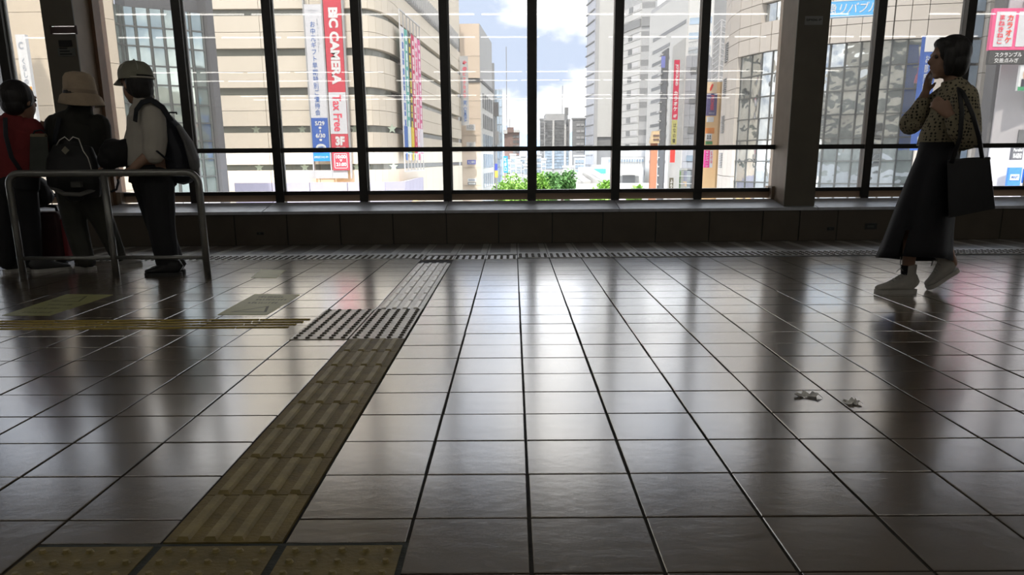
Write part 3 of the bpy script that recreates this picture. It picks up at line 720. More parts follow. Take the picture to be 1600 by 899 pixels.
words(s, r, 'C', M_GREYT, .2, .7, .86, .93); words(s, r, 'くらしの', M_GREYT, .25, .75, .52, .78, vertical=True)

# --- cream building; the flank's shade is put into greyer wall colours
C = empty('cream_building', (-4, 135, GZ), 'cream building with blank upper flank and rows of narrow windows', 'building')
pD = plan((722, 132), (752, 132), (770, 153))
zt = zat(740, 37, 132); zl = zat(740, 129, 132)
MB().prism([(x - .2, y + .3) for x, y in pD] + [(pD[0][0] - 4, 153), ], GZ, zt).build('core', M_LGREY, C)
zs = [GZ] + [zat(740, y, 132) for y in (290, 262, 238, 212, 186, 158)] + [zl]
for z0, z1 in zip(zs[:-1], zs[1:]): strip(C, 'facade_panel', M_CREAM, pD[:2], z0, z1, .3, 0, 3, .04)
for z0, z1 in ((zl + .6, zat(740, 88, 132)), (zat(740, 88, 132), zt)): strip(C, 'facade_panel', M_CREAM, pD[:2], z0, z1, .3, 0, 3, .04)
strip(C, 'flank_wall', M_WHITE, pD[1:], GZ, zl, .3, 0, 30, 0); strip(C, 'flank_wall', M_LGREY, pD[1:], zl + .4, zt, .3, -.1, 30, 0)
strip(C, 'ledge', M_DGREY, pD, zl, zl + .45, .6, 0, 1e9, 0)
for i in range(8):
    z1 = zl - 1.4 - i * 2.95
    for k in range(5): rect(C, 'window', M_WGL if i < 2 else M_BWGL, pD[1], pD[2], .10 + .175 * k, .20 + .175 * k, z1 - 2.1, z1, .2)
def small_sign(px0, px1, py0, py1, Y, m, label, body=None, tm=None, cat='sign', deep=0, **kw):
    o, r = panel('shop_sign', m, px0, px1, py0, py1, Y, .25); tag(o, label, cat)
    if deep: bracket(o, r, deep)
    if body: words(o, r, body, tm or M_INK, kw.pop('u0', .12), kw.pop('u1', .88), kw.pop('v0', .2), kw.pop('v1', .8), **kw)
    return o, r
small_sign(728.5, 742.5, 194.5, 204, 131, M_SIGNW, 'white sign reading LCQ on the cream building', 'LCQ', M_GREYT, deep=1.02)
small_sign(729, 743, 222, 232, 131, M_SIGNW, 'white sign with letter P on the cream building', 'P', M_GREYT, u0=.35, u1=.65, deep=1.02)
small_sign(730, 743.5, 250, 257, 131, mat('navy_sign', (.13, .14, .36), .6), 'navy sign with white characters on the cream building', '大上眼科', M_SIGNW, deep=1.02)
small_sign(731, 744, 279, 284, 131, M_SIGNW, 'upper thin white name sign low on cream building', 'ーーーー', M_GREYT)
small_sign(731, 744, 284.8, 289, 131, M_GREY, 'thin grey name sign low on cream building', 'ーーーー', M_SIGNW)
# --- things along the avenue
t1 = empty('slim_tower', (-3.6, 160, GZ), 'slim grey tower behind the cream building', 'building'); strip(t1, 'wall', M_GREY, plan((764, 160), (774, 160)), GZ, zat(770, 99, 160), 1, 0, 1e9, 0)
t2 = empty('glass_tower', (-2, 170, GZ), 'narrow blue glass tower beside the avenue', 'building'); pp = plan((772, 170), (785.5, 170))
strip(t2, 'wall', M_LGREY, pp, GZ, zat(780, 140, 170), 1, 0, 1e9, 0)
for i in range(14): 
    for k in range(3): rect(t2, 'pane', M_BWGL, pp[0], pp[1], .04 + k * .32, .32 + k * .32, zat(780, 141, 170) - 1.6 * (i + 1) + .12, zat(780, 141, 170) - 1.6 * i, .55)
def mast(px, y0, y1, Y, r_, label, name='antenna_mast'):
    o = MB().tube([PY(px, y1, Y), (PY(px, y1, Y).x, Y, PY(px, y0, Y).z)], r_, 6).build(name, M_GREY, None, base=PY(px, y1, Y)); tag(o, label, 'mast')
def pole_lamp(px, y0, Y, label):
    x = PY(px, 270, Y).x; e = empty('traffic_pole', (x, Y, GZ), label, 'pole')
    MB().tube([(x, Y, GZ), (x, Y, zat(px, y0, Y))], .12, 6).build('post', M_GREY, e); z = zat(px, y0 + 6, Y)
    MB().box(x - .35, x + .35, Y - .3, Y, z - .9, z + .9).build('signal_head', M_DGREY, e); MB().box(x - .2, x + .35, Y - .3, Y, z - 4.6, z - 2.8).build('control_box', M_GREY, e)
pole_lamp(776, 165, 118, 'grey traffic pole beside the avenue by cream building')
s, r = small_sign(786.5, 793.5, 244, 270, 120, mat('sky_blue_sign', (.04, .34, .80), .5), 'bright blue vertical sign hanging above the avenue', '新南口', M_SIGNW, vertical=True, u0=.15, u1=.8, v0=.08, v1=.92)
small_sign(773.2, 777.2, 256, 266, 116, mat('royal_blue_sign', (.05, .08, .45), .5), 'small royal blue street sign on the traffic pole')
small_sign(773.2, 778, 267, 277.5, 116, mat('amber_sign', (.75, .42, .08), .5), 'small amber street sign under the royal blue one')
# --- far skyline
def block(name, label, px0, px1, ytop, Y, m, depth=20, rows=0, cols=0, wm=None, ybot=275, u=(.1, .9), top=None, wf=.55):
    p = plan((px0, Y), (px1, Y)); z1 = zat((px0 + px1) / 2, ytop, Y)
    e = empty(name, (p[0][0], Y, GZ), label, 'building'); b0 = back(p[0], Y + depth, 0) if p[0][0] > 0 else p[0]; b1 = back(p[1], Y + depth, 0) if p[1][0] < 0 else p[1]
    MB().prism([p[0], p[1], (b1[0], Y + depth), (b0[0], Y + depth)], GZ, z1).build('wall', m, e)
    MB().box(p[0][0] - .15, p[1][0] + .15, Y - .2, Y + 1.5, z1, z1 + .5).build('roof_edge', m, e)
    zb_ = zat((px0 + px1) / 2, ybot, Y); st_ = (z1 - .6 - zb_) / max(1, rows)
    for i in range(rows):
        for k in range(cols):
            w = (u[1] - u[0]) / cols
            rect(e, 'window', wm or M_WGL, p[0], p[1], u[0] + w * (k + .1), u[0] + w * (k + .9), z1 - .6 - st_ * (i + .5 + wf / 2), z1 - .6 - st_ * (i + .5 - wf / 2), .1, .15)
    return e, p, z1
block('brown_apartment_tower', 'brown apartment tower with pale roof wings in the distance', 788, 812, 207, 330, M_BROWNB, 20, 8, 2, ybot=272, u=(.55, .98))
e = [o for o in bpy.data.objects if o.name == 'brown_apartment_tower'][0]
for a, b, y0, y1, m in ((793, 803, 199, 207, M_BROWNB), (786.5, 793, 203, 209, M_WHITE), (803, 812.5, 203, 207, M_WHITE)):
    p = plan((a, 329), (b, 329)); MB().box(p[0][0], p[1][0], 329, 336, zat(a, y1, 329), zat(a, y0, 329)).build('roof_block', m, e)
mast(792, 73, 203, 335, .16, 'thin antenna mast rising left of the centre mullion'); mast(796.5, 186, 200, 334, .12, 'short antenna on the brown tower roof')
e, p, z1 = block('glass_office', 'grey glass office block in the middle of the avenue', 850, 890, 188.5, 290, M_LGREY, 25)
MB().box(p[0][0] + .4, p[1][0] - .8, 289.6, 305, z1, zat(870, 178, 290)).build('roof_block', M_LGREY, e)
zb_ = zat(870, 264, 290); st_ = (z1 - .6 - zb_) / 15
for i in range(15):
    for k in range(10):
        if k in (3, 8): continue
        rect(e, 'pane', M_WGL if i < 9 else M_BWGL, p[0], p[1], .04 + .092 * k, .125 + .092 * k, zb_ + st_ * (14 - i) + .12, zb_ + st_ * (15 - i), .12, .15)
for k in (3, 8): rect(e, 'pier', M_WHITE, p[0], p[1], .045 + .092 * k, .115 + .092 * k, zb_, z1, .3, .5)
for px in (883.5, 886.5): mast(px, 168, 180, 288, .35, ('left' if px < 885 else 'right') + ' short flue on the glass office roof', 'roof_flue')
mast(878.7, 134, 180, 292, .13, 'thin antenna mast on the glass office roof')
block('narrow_grey_block', 'narrow grey slab at the left of the glass office', 843.5, 850.5, 187.5, 318, M_GREY, 15, 9, 1)
block('grey_slab_block', 'dark grey block right of the glass office', 893.5, 914, 187, 275, M_GREY, 20, 5, 2, M_LGREY, ybot=240, u=(.3, .95), wf=.35)
k_ = 0
rnd = random.Random(5)
for (a, b, yt, Y) in ((797, 806, 243, 255), (805, 813, 247, 264), (812, 822, 245, 273), (820, 829, 250, 255), (828, 837, 247, 264), (836, 846, 243, 273), (846, 853, 250, 255), (790, 798, 252, 240), (897, 914, 245, 240), (880, 896, 262, 225), (806, 815, 256, 230), (818, 826, 260, 226)):
    k_ += 1
    block('low_white_house', ['first', 'second', 'third', 'fourth', 'fifth', 'sixth', 'seventh', 'eighth', 'ninth', 'tenth', 'eleventh', 'twelfth'][k_ - 1] + ' of the small white blocks above the avenue trees', a, b, yt, Y, M_WHITE if k_ % 3 else M_LGREY, 6, 3, 3, M_BWGL, ybot=272)
# --- tall slab tower with louvred flank
Ft = empty('slab_tower', (18, 255, GZ), 'tall blank white tower slab with louvred left flank', 'building')
pF = plan((915, 262), (927.5, 250), (963, 250)); ZF = 62
MB().prism([(x, y + .3) for x, y in pF] + [(pF[2][0] + 4, 275), back(pF[0], 275)], GZ, ZF).build('core', M_GREY, Ft)
strip(Ft, 'flank_glass', mat('pale_flank_glass', (.42, .43, .47), .3, .1), pF[:2], GZ + 4, ZF, .3, 0, 30, .2); strip(Ft, 'front_wall', M_WHITE, [(pF[1][0] + .9, 250), pF[2]], GZ + 14, ZF, .4, 0, 30, 0)
strip(Ft, 'edge_fin', M_LGREY, [pF[1], (pF[1][0] + .9, 250)], GZ, ZF, .6, 0, 30, 0)
stF = (zat(940, 6, 250) - zat(940, 107, 250)) / 6
for i in range(22):
    z = zat(960, 6, 250) + stF * (1 - i)
    rect(Ft, 'window', M_WGL, pF[1], pF[2], .83, .965, z - .95, z + .65, .25, .2)
    if i < 20: rect(Ft, 'louvre', M_GREY, pF[0], pF[1], -.06, .92, z - 1.25, z - .95, .2, .5)
# --- striped tower
Gt = empty('striped_tower', (30, 225, GZ), 'white tower with grey window strips on its right flank', 'building')
pG = plan((966, 231), (996.5, 218), (1016, 217)); ZG = 52
MB().prism([(x, y + .3) for x, y in pG] + [(pG[2][0] + 5, 245), back(pG[0], 245)], GZ, ZG).build('core', M_LGREY, Gt)
stG = 3.25; zg0 = zat(996, 72, 218)
for i in range(-3, 17):
    z = zg0 - stG * i
    strip(Gt, 'spandrel', M_WHITE, pG[:2], z - 1.62, z + .0, .4, 0, 30, 0, .06); strip(Gt, 'spandrel', M_WHITE, pG[:2], z - 3.22, z - 1.66, .4, 0, 30, 0, .06)
    rect(Gt, 'window', M_WGL, pG[0], pG[1], .42, .60, z - 1.35, z - .1, .22, .2)
    rect(Gt, 'blind', M_STEELW, pG[0], pG[1], .62, .95, z - 1.25, z - .2, .22, .16)
    strip(Gt, 'window_strip', M_GREY, pG[1:], z - 1.3, z, .3, .05, 30, 0); strip(Gt, 'spandrel', M_LGREY, pG[1:], z - 3.25, z - 1.3, .35, .05, 30, 0, .04)
strip(Gt, 'belt_course', M_GREY, pG, zg0 + 4.4, zg0 + 6.2, .8, .2, 30, 0)
# --- white block with slot windows
Hb = empty('slot_window_block', (27, 175, GZ), 'white block with long dark slot windows facing the avenue', 'building')
pH = plan((1010, 196), (1067, 165), (1104, 163))
zH0 = zat(1011, 25, 196)
MB().prism([(x, y + .3) for x, y in pH] + [(pH[2][0] + 8, 205), back(pH[0], 205)], GZ, zH0 + 1).build('core', M_LGREY, Hb)
strip(Hb, 'front_wall', M_WHITE, pH, GZ, zH0, .5, 0, 60, 0)
zh = zat(1018, 62, 192)
for i in range(11):
    z = zh - 2.5 * i
    rect(Hb, 'slot_window', M_WGL, pH[0], pH[1], .12, (.97 if i == 0 else .60), z - .55, z + .10, .26, .1)
    if i < 3: rect(Hb, 'slot_window', M_BWGL, pH[1], pH[2], .05, .95, z - 1.0, z + .1, .26, .1)
Db = empty('dark_fin_building', (22, 128, GZ), 'slim dark fin building edge beside the slot window block', 'building')
pp = plan((1029, 130), (1038, 125)); strip(Db, 'wall', M_DGREY, pp, GZ, zat(1036, 78, 127), .2, 0, 30, 0)
for i in range(16): rect(Db, 'fin', M_STEELW, pp[0], pp[1], -.12, .3, zat(1036, 82, 127) - 1.3 * i - .2, zat(1036, 82, 127) - 1.3 * i, .2, .5)
small_sign(1033, 1039, 88, 106, 122, mat('navy_blade', (.16, .18, .45), .6), 'small navy blade sign on the dark fin building', deep=6)
# --- grey tiled karaoke building
I = empty('karaoke_building', (28, 106, GZ), 'grey tiled building with vertical red sign and roof railing', 'building')
pI = plan((1046, 114), (1066, 105), (1102, 104)); zI = zat(1080, 86, 104)
MB().prism([(x, y + .3) for x, y in pI] + [(pI[2][0] + 4, 118), back(pI[0], 118)], GZ, zI).build('core', M_GREY, I)
strip(I, 'flank_wall', M_WHITE, pI[:2], GZ, zI + 2.1, .3, 0, 30, 0)
M_GTILE = mat('grey_blue_cladding', (.33, .345, .37), .5, 0, .05, .6, objvar=.04)
for i in range(12):
    z1 = zI - i * 1.33
    for k in range(4): rect(I, 'cladding_tile', M_GTILE, pI[1], pI[2], .25 * k + .004, .25 * k + .246, z1 - 1.30, z1, .12, .2)
for y0, y1 in ((104.5, 114), (152, 161), (198, 208), (243, 252)):
    for u0 in (.20, .52): rect(I, 'window', M_WGL if y0 < 230 else M_BWGL, pI[1], pI[2], u0, u0 + .28, zat(1080, y1, 104), zat(1080, y0, 104), .25, .15)
for k in range(26): rect(I, 'rail_bar', M_STEELW, (pI[0][0], 112.), (pI[2][0], 104.), k / 26, k / 26 + .012, zI, zI + 2.0, 0, .06)
for z in (zI + 1, zI + 2): rect(I, 'rail', M_STEELW, (pI[0][0], 112.), (pI[2][0], 104.), 0, 1, z - .05, z + .05, 0, .08)
lob = MB(); c = PY(1080, 248, 101.5)
for (z0, z1, m) in ((zat(1080, 300, 101), zat(1080, 263, 101), 0),):
    lob.prism([(c.x + 1.05 * math.cos(a) * 1.0, 102.8 - 1.4 * math.sin(a)) for a in [PI * i / 8 for i in range(9)]], z0, z1)
lob.build('glass_lobby', M_CW2, I)
for y in (264, 275, 287): MB().prism([(c.x + 1.1 * math.cos(a), 102.8 - 1.5 * math.sin(a)) for a in [PI * i / 8 for i in range(9)]], zat(1080, y + .8, 101), zat(1080, y, 101)).build('lobby_rail', M_STEELW, I)
M_SRED = mat('crimson_sign', (.58, .03, .08), .5, 0, .03); M_OLIVE = mat('olive_yellow_sign', (.48, .45, .16), .6); M_RED2 = mat('bright_red_sign', (.80, .05, .04), .5)
s, r = small_sign(1051.5, 1060, 94, 187, 103.2, M_SRED, 'tall crimson karaoke sign with white letters', None, deep=6)
words(s, r, 'JOYSOUND', M_SIGNW, .22, .80, .57, .93, rot90=True, bold=.04); words(s, r, 'カラオケ', M_SIGNW, .12, .88, .14, .49, vertical=True, bold=.04); words(s, r, '6F', M_SIGNW, .2, .8, .03, .09, bold=.03)
small_sign(1048.8, 1057, 187.8, 226, 103.2, M_OLIVE, 'olive yellow vertical sign under the crimson one', 'はなの舞', M_INK, vertical=True, bold=.005, u0=.2, u1=.8, v0=.05, v1=.9, deep=8)
small_sign(1046.8, 1054, 234, 254, 103.2, M_RED2, 'short bright red vertical sign below the olive one', deep=8)
small_sign(1045.5, 1051.5, 278, 296, 103.2, mat('dark_brown_sign', (.10, .09, .06), .6), 'dark brown vertical sign low on the karaoke building', 'ふり', M_SIGNW, vertical=True, u0=.15, u1=.85, v0=.1, v1=.9, deep=8)
# yellow-roofed kiosk tower
Kt = empty('terracotta_column', (20, 112, GZ), 'terracotta sign column with a cream house shaped top', 'sign column')
pp = plan((1017, 112), (1027, 112)); MB().box(pp[0][0], pp[1][0], 112, 113, GZ, zat(1022, 224, 112)).build('shaft', mat('terracotta', (.50, .22, .13), .7), Kt)
pp = plan((1015.5, 111.6), (1029, 111.6)); M_HSE = mat('cream_house_sign', (.86, .66, .40), .6); z0, z1 = zat(1022, 224, 112), zat(1022, 205, 112)
MB().add([(pp[0][0], 111.5, z0), (pp[1][0], 111.5, z0), (pp[1][0], 111.5, z1), (pp[0][0] + .3, 111.5, z1), (pp[0][0], 113, z0), (pp[1][0], 113, z0), (pp[1][0], 113, z1), (pp[0][0] + .3, 113, z1)],
         [(0, 1, 2, 3), (4, 7, 6, 5), (0, 4, 5, 1), (1, 5, 6, 2), (2, 6, 7, 3), (3, 7, 4, 0)]).build('house_top', M_HSE, Kt)
for k in range(2): MB().box(pp[0][0] + .3, pp[1][0] - .05, 111.4, 111.5, z0 + .35 + .5 * k, z0 + .55 + .5 * k).build('slot', M_BROWNB, Kt)
# --- sign cluster left of the curved building
J = empty('ochre_building', (20, 66, GZ), 'ochre edge of a building behind the sign cluster', 'building')
strip(J, 'wall', M_YEL, plan((1103, 68), (1119, 66), (1131, 70)), GZ, zat(1120, 128, 66), 1, -.5, 30, 0)
s, r = small_sign(1103.5, 1119, 128.5, 146, 64.8, mat('pale_orange_board', (.80, .62, .42), .6), 'pale orange board with a red flash logo', None)
MB().add([(r[0] + (r[1] - r[0]) * u, r[4] - .02, r[2] + (r[3] - r[2]) * v) for u, v in ((.3, .2), (.45, .25), (.65, .75), (.5, .85), (.3, .45))], [(0, 1, 2, 3, 4)]).build('logo', M_RED2, s, normals=False)
s, r = small_sign(1103.5, 1119, 146.5, 181, 64.8, mat('deep_purple_sign', (.10, .085, .21), .6), 'purple loan sign with red sideways letters', None)
words(s, r, 'PROMISE', M_TXR, .35, .68, .24, .92, rot90=True, bold=.03); words(s, r, 'プロミス', M_SIGNW, .2, .8, .07, .15)
small_sign(1104, 1114, 183, 191, 64.8, M_SIGNW, 'small white box sign under the purple sign')
s, r = small_sign(1102, 1115, 200, 209, 64.8, mat('orange_sign', (.80, .28, .06), .6), 'orange shop sign above the dotted white cube')
s, r = small_sign(1102, 1111, 209, 220, 64.4, M_SIGNW, 'white cube sign with four dark dots', None)
for u in (.3, .7):
    for v in (.35, .65): MB().box(r[0] + (r[1] - r[0]) * (u - .1), r[0] + (r[1] - r[0]) * (u + .1), r[4] - .03, r[4], r[2] + (r[3] - r[2]) * (v - .08), r[2] + (r[3] - r[2]) * (v + .08)).build('dot', M_INK, s)
small_sign(1102, 1112, 221, 226, 64.8, mat('green_sign', (.10, .36, .12), .6), 'thin green strip sign above the transom')
s, r = small_sign(1099.5, 1107.5, 235, 262, 64.8, mat('hot_pink_poster', (.80, .06, .30), .6), 'hot pink vertical poster with white characters', 'キャンペーン', M_SIGNW, vertical=True, u0=.15, u1=.8, v0=.03, v1=.97)
small_sign(1107.8, 1112.5, 235, 262, 64.8, M_SIGNW, 'white vertical poster with pink characters', '受付中', M_TXR, vertical=True, u0=.15, u1=.85, v0=.2, v1=.95)
# fire-escape lattice
sc = empty('fire_escape', (20, 72, GZ), 'white steel fire escape lattice behind the curved building', 'fire escape')
pp = plan((1106, 74), (1116, 71), (1137, 74)); z0, z1 = zat(1116, 128, 71), zat(1116, 31, 71)
for (x, y) in (pp[0], pp[1], ((pp[1][0] + pp[2][0]) / 2, 72.5), pp[2]): MB().box(x - .06, x + .06, y - .06, y + .06, GZ, z1).build('post', M_STEELW, sc)
for k in range(12):
    z = z0 + (z1 - z0) * k / 11
    MB().bar((*pp[0], z - .1), (*pp[1], z), .08).build('rail', M_STEELW, sc); MB().bar((*pp[1], z), (*pp[2], z - .1), .08).build('rail', M_STEELW, sc)
    if k % 2 == 0 and k < 11: MB().bar((*pp[1], z), (*pp[2], z + (z1 - z0) / 11 * 2), .12).build('stair_flight', M_LGREY, sc)
block('dark_back_building', 'dark grey building behind the fire escape', 1104, 1150, -60, 90, M_GREY, 10)
# --- curved corner building with wavy curtain glass
K = empty('curved_building', (17, 48, GZ), 'curved pale panelled building with wavy reflecting curtain glass', 'building')
pK = plan((1128, 60), (1131, 57), (1136, 55), (1150, 52.6))
pK2 = plan((1150, 52.6), (1166, 51.4), (1181, 50.4), (1197, 49.6), (1213, 49.0), (1229, 48.4), (1245, 47.9), (1262, 47.4), (1283, 46.9), (1306, 46.5), (1329, 46.1), (1352, 45.7), (1375, 45.4), (1399, 45.2), (1425, 45.0))
pK3 = plan((1425, 45.0), (1484, 44.6)); pK4 = plan((1484, 44.6), (1511, 44.5)); pK5 = plan((1511, 44.5), (1530, 44.6))
full = pK + pK2[1:] + pK3[1:] + pK4[1:] + pK5[1:]
MB().prism([(x, y + .55) for x, y in full] + [(full[-1][0] + 3, 66), back(full[0], 66)], GZ, 14.5).build('core', M_DGREY, K)
zg = zat(1425, 60.5, 45.0)                      # head of the curtain glass
zsl, zsh = zat(1160, 53, 52) , zat(1160, 27, 52)
M_KP = mat('pale_pinkish_panel', (.54, .495, .44), .6, 0, .05, .4, objvar=.03)
lv = [zg, zg + .85, zg + 1.55, zg + 2.55, zg + 3.5, zg + 4.6, 14.5]
for z0, z1 in zip(lv[:-1], lv[1:]):
    strip(K, 'facade_panel', M_KP, pK, z0, z1, .5, 0, 3, .03); strip(K, 'facade_panel', M_KP, pK3, z0, z1, .5, 0, 1.6, .03); strip(K, 'facade_panel', M_KP, pK5, z0, z1, .5, 0, 3, .03)
    ribbon = z0 == lv[2]
    for i, (a, b) in enumerate(zip(pK2[:-1], pK2[1:])):
        if ribbon and 2 <= i <= 6: strip(K, 'upper_window', M_CW2 if i != 4 else M_WHITE, [a, b], z0, z1, .1, -.1, 9, .06)
        else: strip(K, 'facade_panel', M_KP, [a, b], z0, z1, .5, 0, 3, .03)
zrow = [zg - 1.18 * k for k in range(0, 10)]
for z1, z0 in zip(zrow[:-1], zrow[1:]):
    for i, (a, b) in enumerate(zip(pK2[:-1], pK2[1:])):
        o = strip(K, 'pane', M_CW2, [a, b], z0, z1, .06, 0, 1e9, .05, .05)[0]
        o.rotation_euler = (random.gauss(0, .006), 0, o.rotation_euler.z + random.gauss(0, .008))
        strip(K, 'sash_rail', M_GLMUL, [a, b], z0 - .035, z0 + .035, .12, .02, 1e9, 0, 0)
for (x, y) in pK2: MB().box(x - .04, x + .04, y - .1, y + .1, zrow[-1], zg).build('curtain_mullion', M_GLMUL, K)
for z1, z0 in zip([zg - 1.7 * k for k in range(0, 7)], [zg - 1.7 * (k + 1) for k in range(0, 7)]):
    for q in (pK, pK3, pK5): strip(K, 'facade_panel', M_KP, q, z0, z1, .5, 0, 1.6, .03)
for k in range(10):
    strip(K, 'strip_window', M_BWGL, pK4, zg + 3.5 - k * 1.2 - 1.15, zg + 3.5 - k * 1.2, .1, -.05, 9, .08)
strip(K, 'base_wall', M_LGREY, full, GZ, zrow[-1], .5, 0, 4, .05)
for k, (y0, y1) in enumerate(((66, 97), (122, 150), (180, 208), (238, 262))):   # louvre slots beside the glass
    for j in range(9): rect(K, 'louvre', M_GREY, pK[1], pK[2], .2, .8, zat(1133, y1, 56) + j * (zat(1133, y0, 56) - zat(1133, y1, 56)) / 9, zat(1133, y1, 56) + (j + .6) * (zat(1133, y0, 56) - zat(1133, y1, 56)) / 9, .3, .1)
# blue estate agent sign on it
s, r = panel('roof_sign', mat('azure_sign', (.10, .42, .78), .5, 0, .03), 1262, 1377, 2, 28, 44.0, .3); tag(s, 'azure sign board with white Japanese letters on curved building', 'sign')
for q in ((0, 1, 0, .05), (0, 1, .95, 1)): patch(s, r, M_SIGNW, *q, 'white_edge')
words(s, r, '東急リバブル', M_SIGNW, .14, .92, .18, .84, bold=.008, shear=.25)
s.rotation_euler = (0, 0, -.30)
s, r = panel('blade_sign', M_BBLUE, 1431, 1451, 57, 235, 43.2, .4); tag(s, 'blue blade sign with white characters behind the woman', 'sign'); bracket(s, r, 1.6)
patch(s, r, M_SIGNW, 0, 1, .86, 1, 'white_head'); words(s, r, 'お部屋探しは', M_SIGNW, .12, .45, .36, .84, vertical=True, bold=.008); words(s, r, 'お部屋探しは', M_SIGNW, .55, .88, .36, .84, vertical=True, bold=.008); words(s, r, '21', M_SIGNW, .2, .85, .03, .13, bold=.05)
# --- building at the right edge with posters
L = empty('poster_building', (26, 38, GZ), 'pale grey building with pink framed poster at the right edge', 'building')
pL = plan((1528, 40), (1543, 38), (1700, 37)); 
MB().prism([(x, y + .3) for x, y in pL] + [(pL[2][0], 44), back(pL[0], 44)], GZ, 12).build('core', M_GREY, L)
strip(L, 'edge_wall', M_DGREY, pL[:2], GZ, 12, .3, 0, 30, 0); strip(L, 'front_wall', mat('pale_violet_grey', (.46, .445, .46), .6, 0, .04, .3), pL[1:], GZ, 12, .4, 0, 30, 0)
for k in range(2): rect(L, 'roof_lamp', M_GREY, pL[1], pL[2], .13 + .12 * k, .18 + .12 * k, zat(1580, 7, 37.8), zat(1580, 3, 37.8), .5, .6)
for (a, b, y0, y1) in ((1588, 1612, 146, 172), (1584, 1600, 203, 225)): rect(L, 'window', M_WGL, pL[1], pL[2], (a - 1543) / 157, (b - 1543) / 157, zat(1590, y1, 37.7), zat(1590, y0, 37.7), .25, .1)
s, r = panel('framed_poster', mat('pink_frame', (.72, .10, .24), .6), 1545, 1632, 14, 79, 36.9, .2); tag(s, 'pink framed poster with red lettering on the right building', 'poster')
for u0, u1 in ((.06, .40), (.46, .96)): patch(s, r, M_BWHITE, u0, u1, .08, .92, 'poster_sheet')
r2 = (r[0], r[1], r[2], r[3], r[4] - .02)
words(s, r2, 'カラオケ', M_RED2, .25, .37, .16, .86, vertical=True, bold=.03); words(s, r2, 'まねきねこ', M_TXR, .10, .22, .14, .86, vertical=True, bold=.03)
s, r = panel('direction_board', mat('charcoal_board', (.05, .05, .05), .6), 1541, 1625, 80, 101, 36.9, .2); tag(s, 'charcoal direction board with white Japanese lettering', 'sign')
words(s, r, 'スクランブル', M_SIGNW, .10, .60, .53, .88, bold=.03); words(s, r, '交差点みぎ', M_SIGNW, .10, .55, .10, .45, bold=.01)
s, r = panel('wall_poster', mat('pale_poster', (.70, .72, .72), .6), 1589, 1630, 102, 142, 36.9, .15); tag(s, 'green based portrait poster cut by the right frame edge', 'poster')
patch(s, r, mat('poster_green', (.05, .32, .14), .6), 0, 1, 0, .15, 'green_foot'); patch(s, r, mat('poster_suit', (.05, .05, .07), .6), .1, .75, .15, .45, 'dark_suit'); 
MB().ball(((r[0] + r[1]) / 2 - .15, r[4], r[2] + (r[3] - r[2]) * .62), (.26, .04, .33), 12, 8).build('face_print', mat('poster_skin', (.62, .42, .32), .6), s)
s, r = panel('wall_poster', mat('charcoal_poster', (.11, .11, .12), .6), 1578, 1595, 229, 250, 36.9, .15); tag(s, 'charcoal poster with bold white lettering under the transom', 'poster')
words(s, r, '10-AGEND', M_SIGNW, .12, .9, .12, .5, bold=.04); words(s, r, 'Parallel', M_SIGNW, .1, .9, .62, .85)
s, r = panel('wall_poster', mat('cobalt_poster', (.06, .22, .66), .6), 1572, 1592, 262, 292, 36.9, .15); tag(s, 'cobalt blue poster with white rounded badge', 'poster')
patch(s, r, M_SIGNW, .15, .85, .35, .65, 'badge'); words(s, (r[0], r[1], r[2], r[3], r[4] - .02), 'MAJIT', M_TXB, .22, .78, .42, .58, bold=.03)
s, r = panel('wall_poster', M_CYAN, 1597, 1612, 264, 286, 36.9, .15); tag(s, 'blue and white poster at the right frame edge', 'poster')
# --- raised road, stair ramps and green sign at the far end
dk = MB().box(-12, 60, 150, 162, -6.2, zat(880, 290, 150)).build('raised_deck', mat('pale_deck', (.55, .545, .52), .8, 0, .05, .3), None); tag(dk, 'bright raised road deck behind the window foot', 'road deck', kind='structure')  # deck in one even pale colour
s, r = small_sign(927, 946.5, 264, 271.5, 190, mat('motorway_green', (.10, .42, .36), .5), 'green road sign over the far road', None, deep=9)
wb = empty('podium_hall', (30, 200, GZ), 'white podium hall with canopy under the towers', 'building')
for (a, b, y0, Y, m) in ((945, 1007, 246, 207, M_WHITE), (908, 930, 262, 200, M_WHITE), (928, 950, 258, 212, M_LGREY), (968, 1005, 262, 190, M_WHITE)):
    pp = plan((a, Y), (b, Y)); MB().box(pp[0][0], pp[1][0], Y, Y + 8, GZ, zat((a + b) / 2, y0, Y)).build('volume', m, wb)
pp = plan((950, 206.8), (1006, 206.8))
for k in range(14): rect(wb, 'window', M_BWGL, pp[0], pp[1], k / 14 + .01, (k + .8) / 14, zat(980, 253, 206), zat(980, 249, 206), .1)
pp = plan((966, 189), (1000, 189)); MB().box(pp[0][0], pp[1][0], 184, 189.5, zat(980, 272, 189), zat(980, 269, 189)).build('canopy', M_STEELW, wb); MB().box(pp[0][0] + 1, pp[1][0] - 1, 188.8, 189.6, GZ, zat(980, 274, 189)).build('dark_entrance', M_GREY, wb)
for (a, b) in ((887, 912), (920, 945)):
    p0, p1 = PY(a, 273, 165), PY(b, 288, 160); rp = MB().bar(p0, p1, 3, 1.2).build('ramp', M_CONC, None, base=p0)
    tag(rp, ('left' if a < 900 else 'right') + ' sloping concrete ramp behind the trees', 'ramp')
    rp2 = MB().bar(p0 + Vector((0, -1.6, .9)), p1 + Vector((0, -1.6, .9)), .15, .9).build('parapet_rail', M_STEELW, rp)
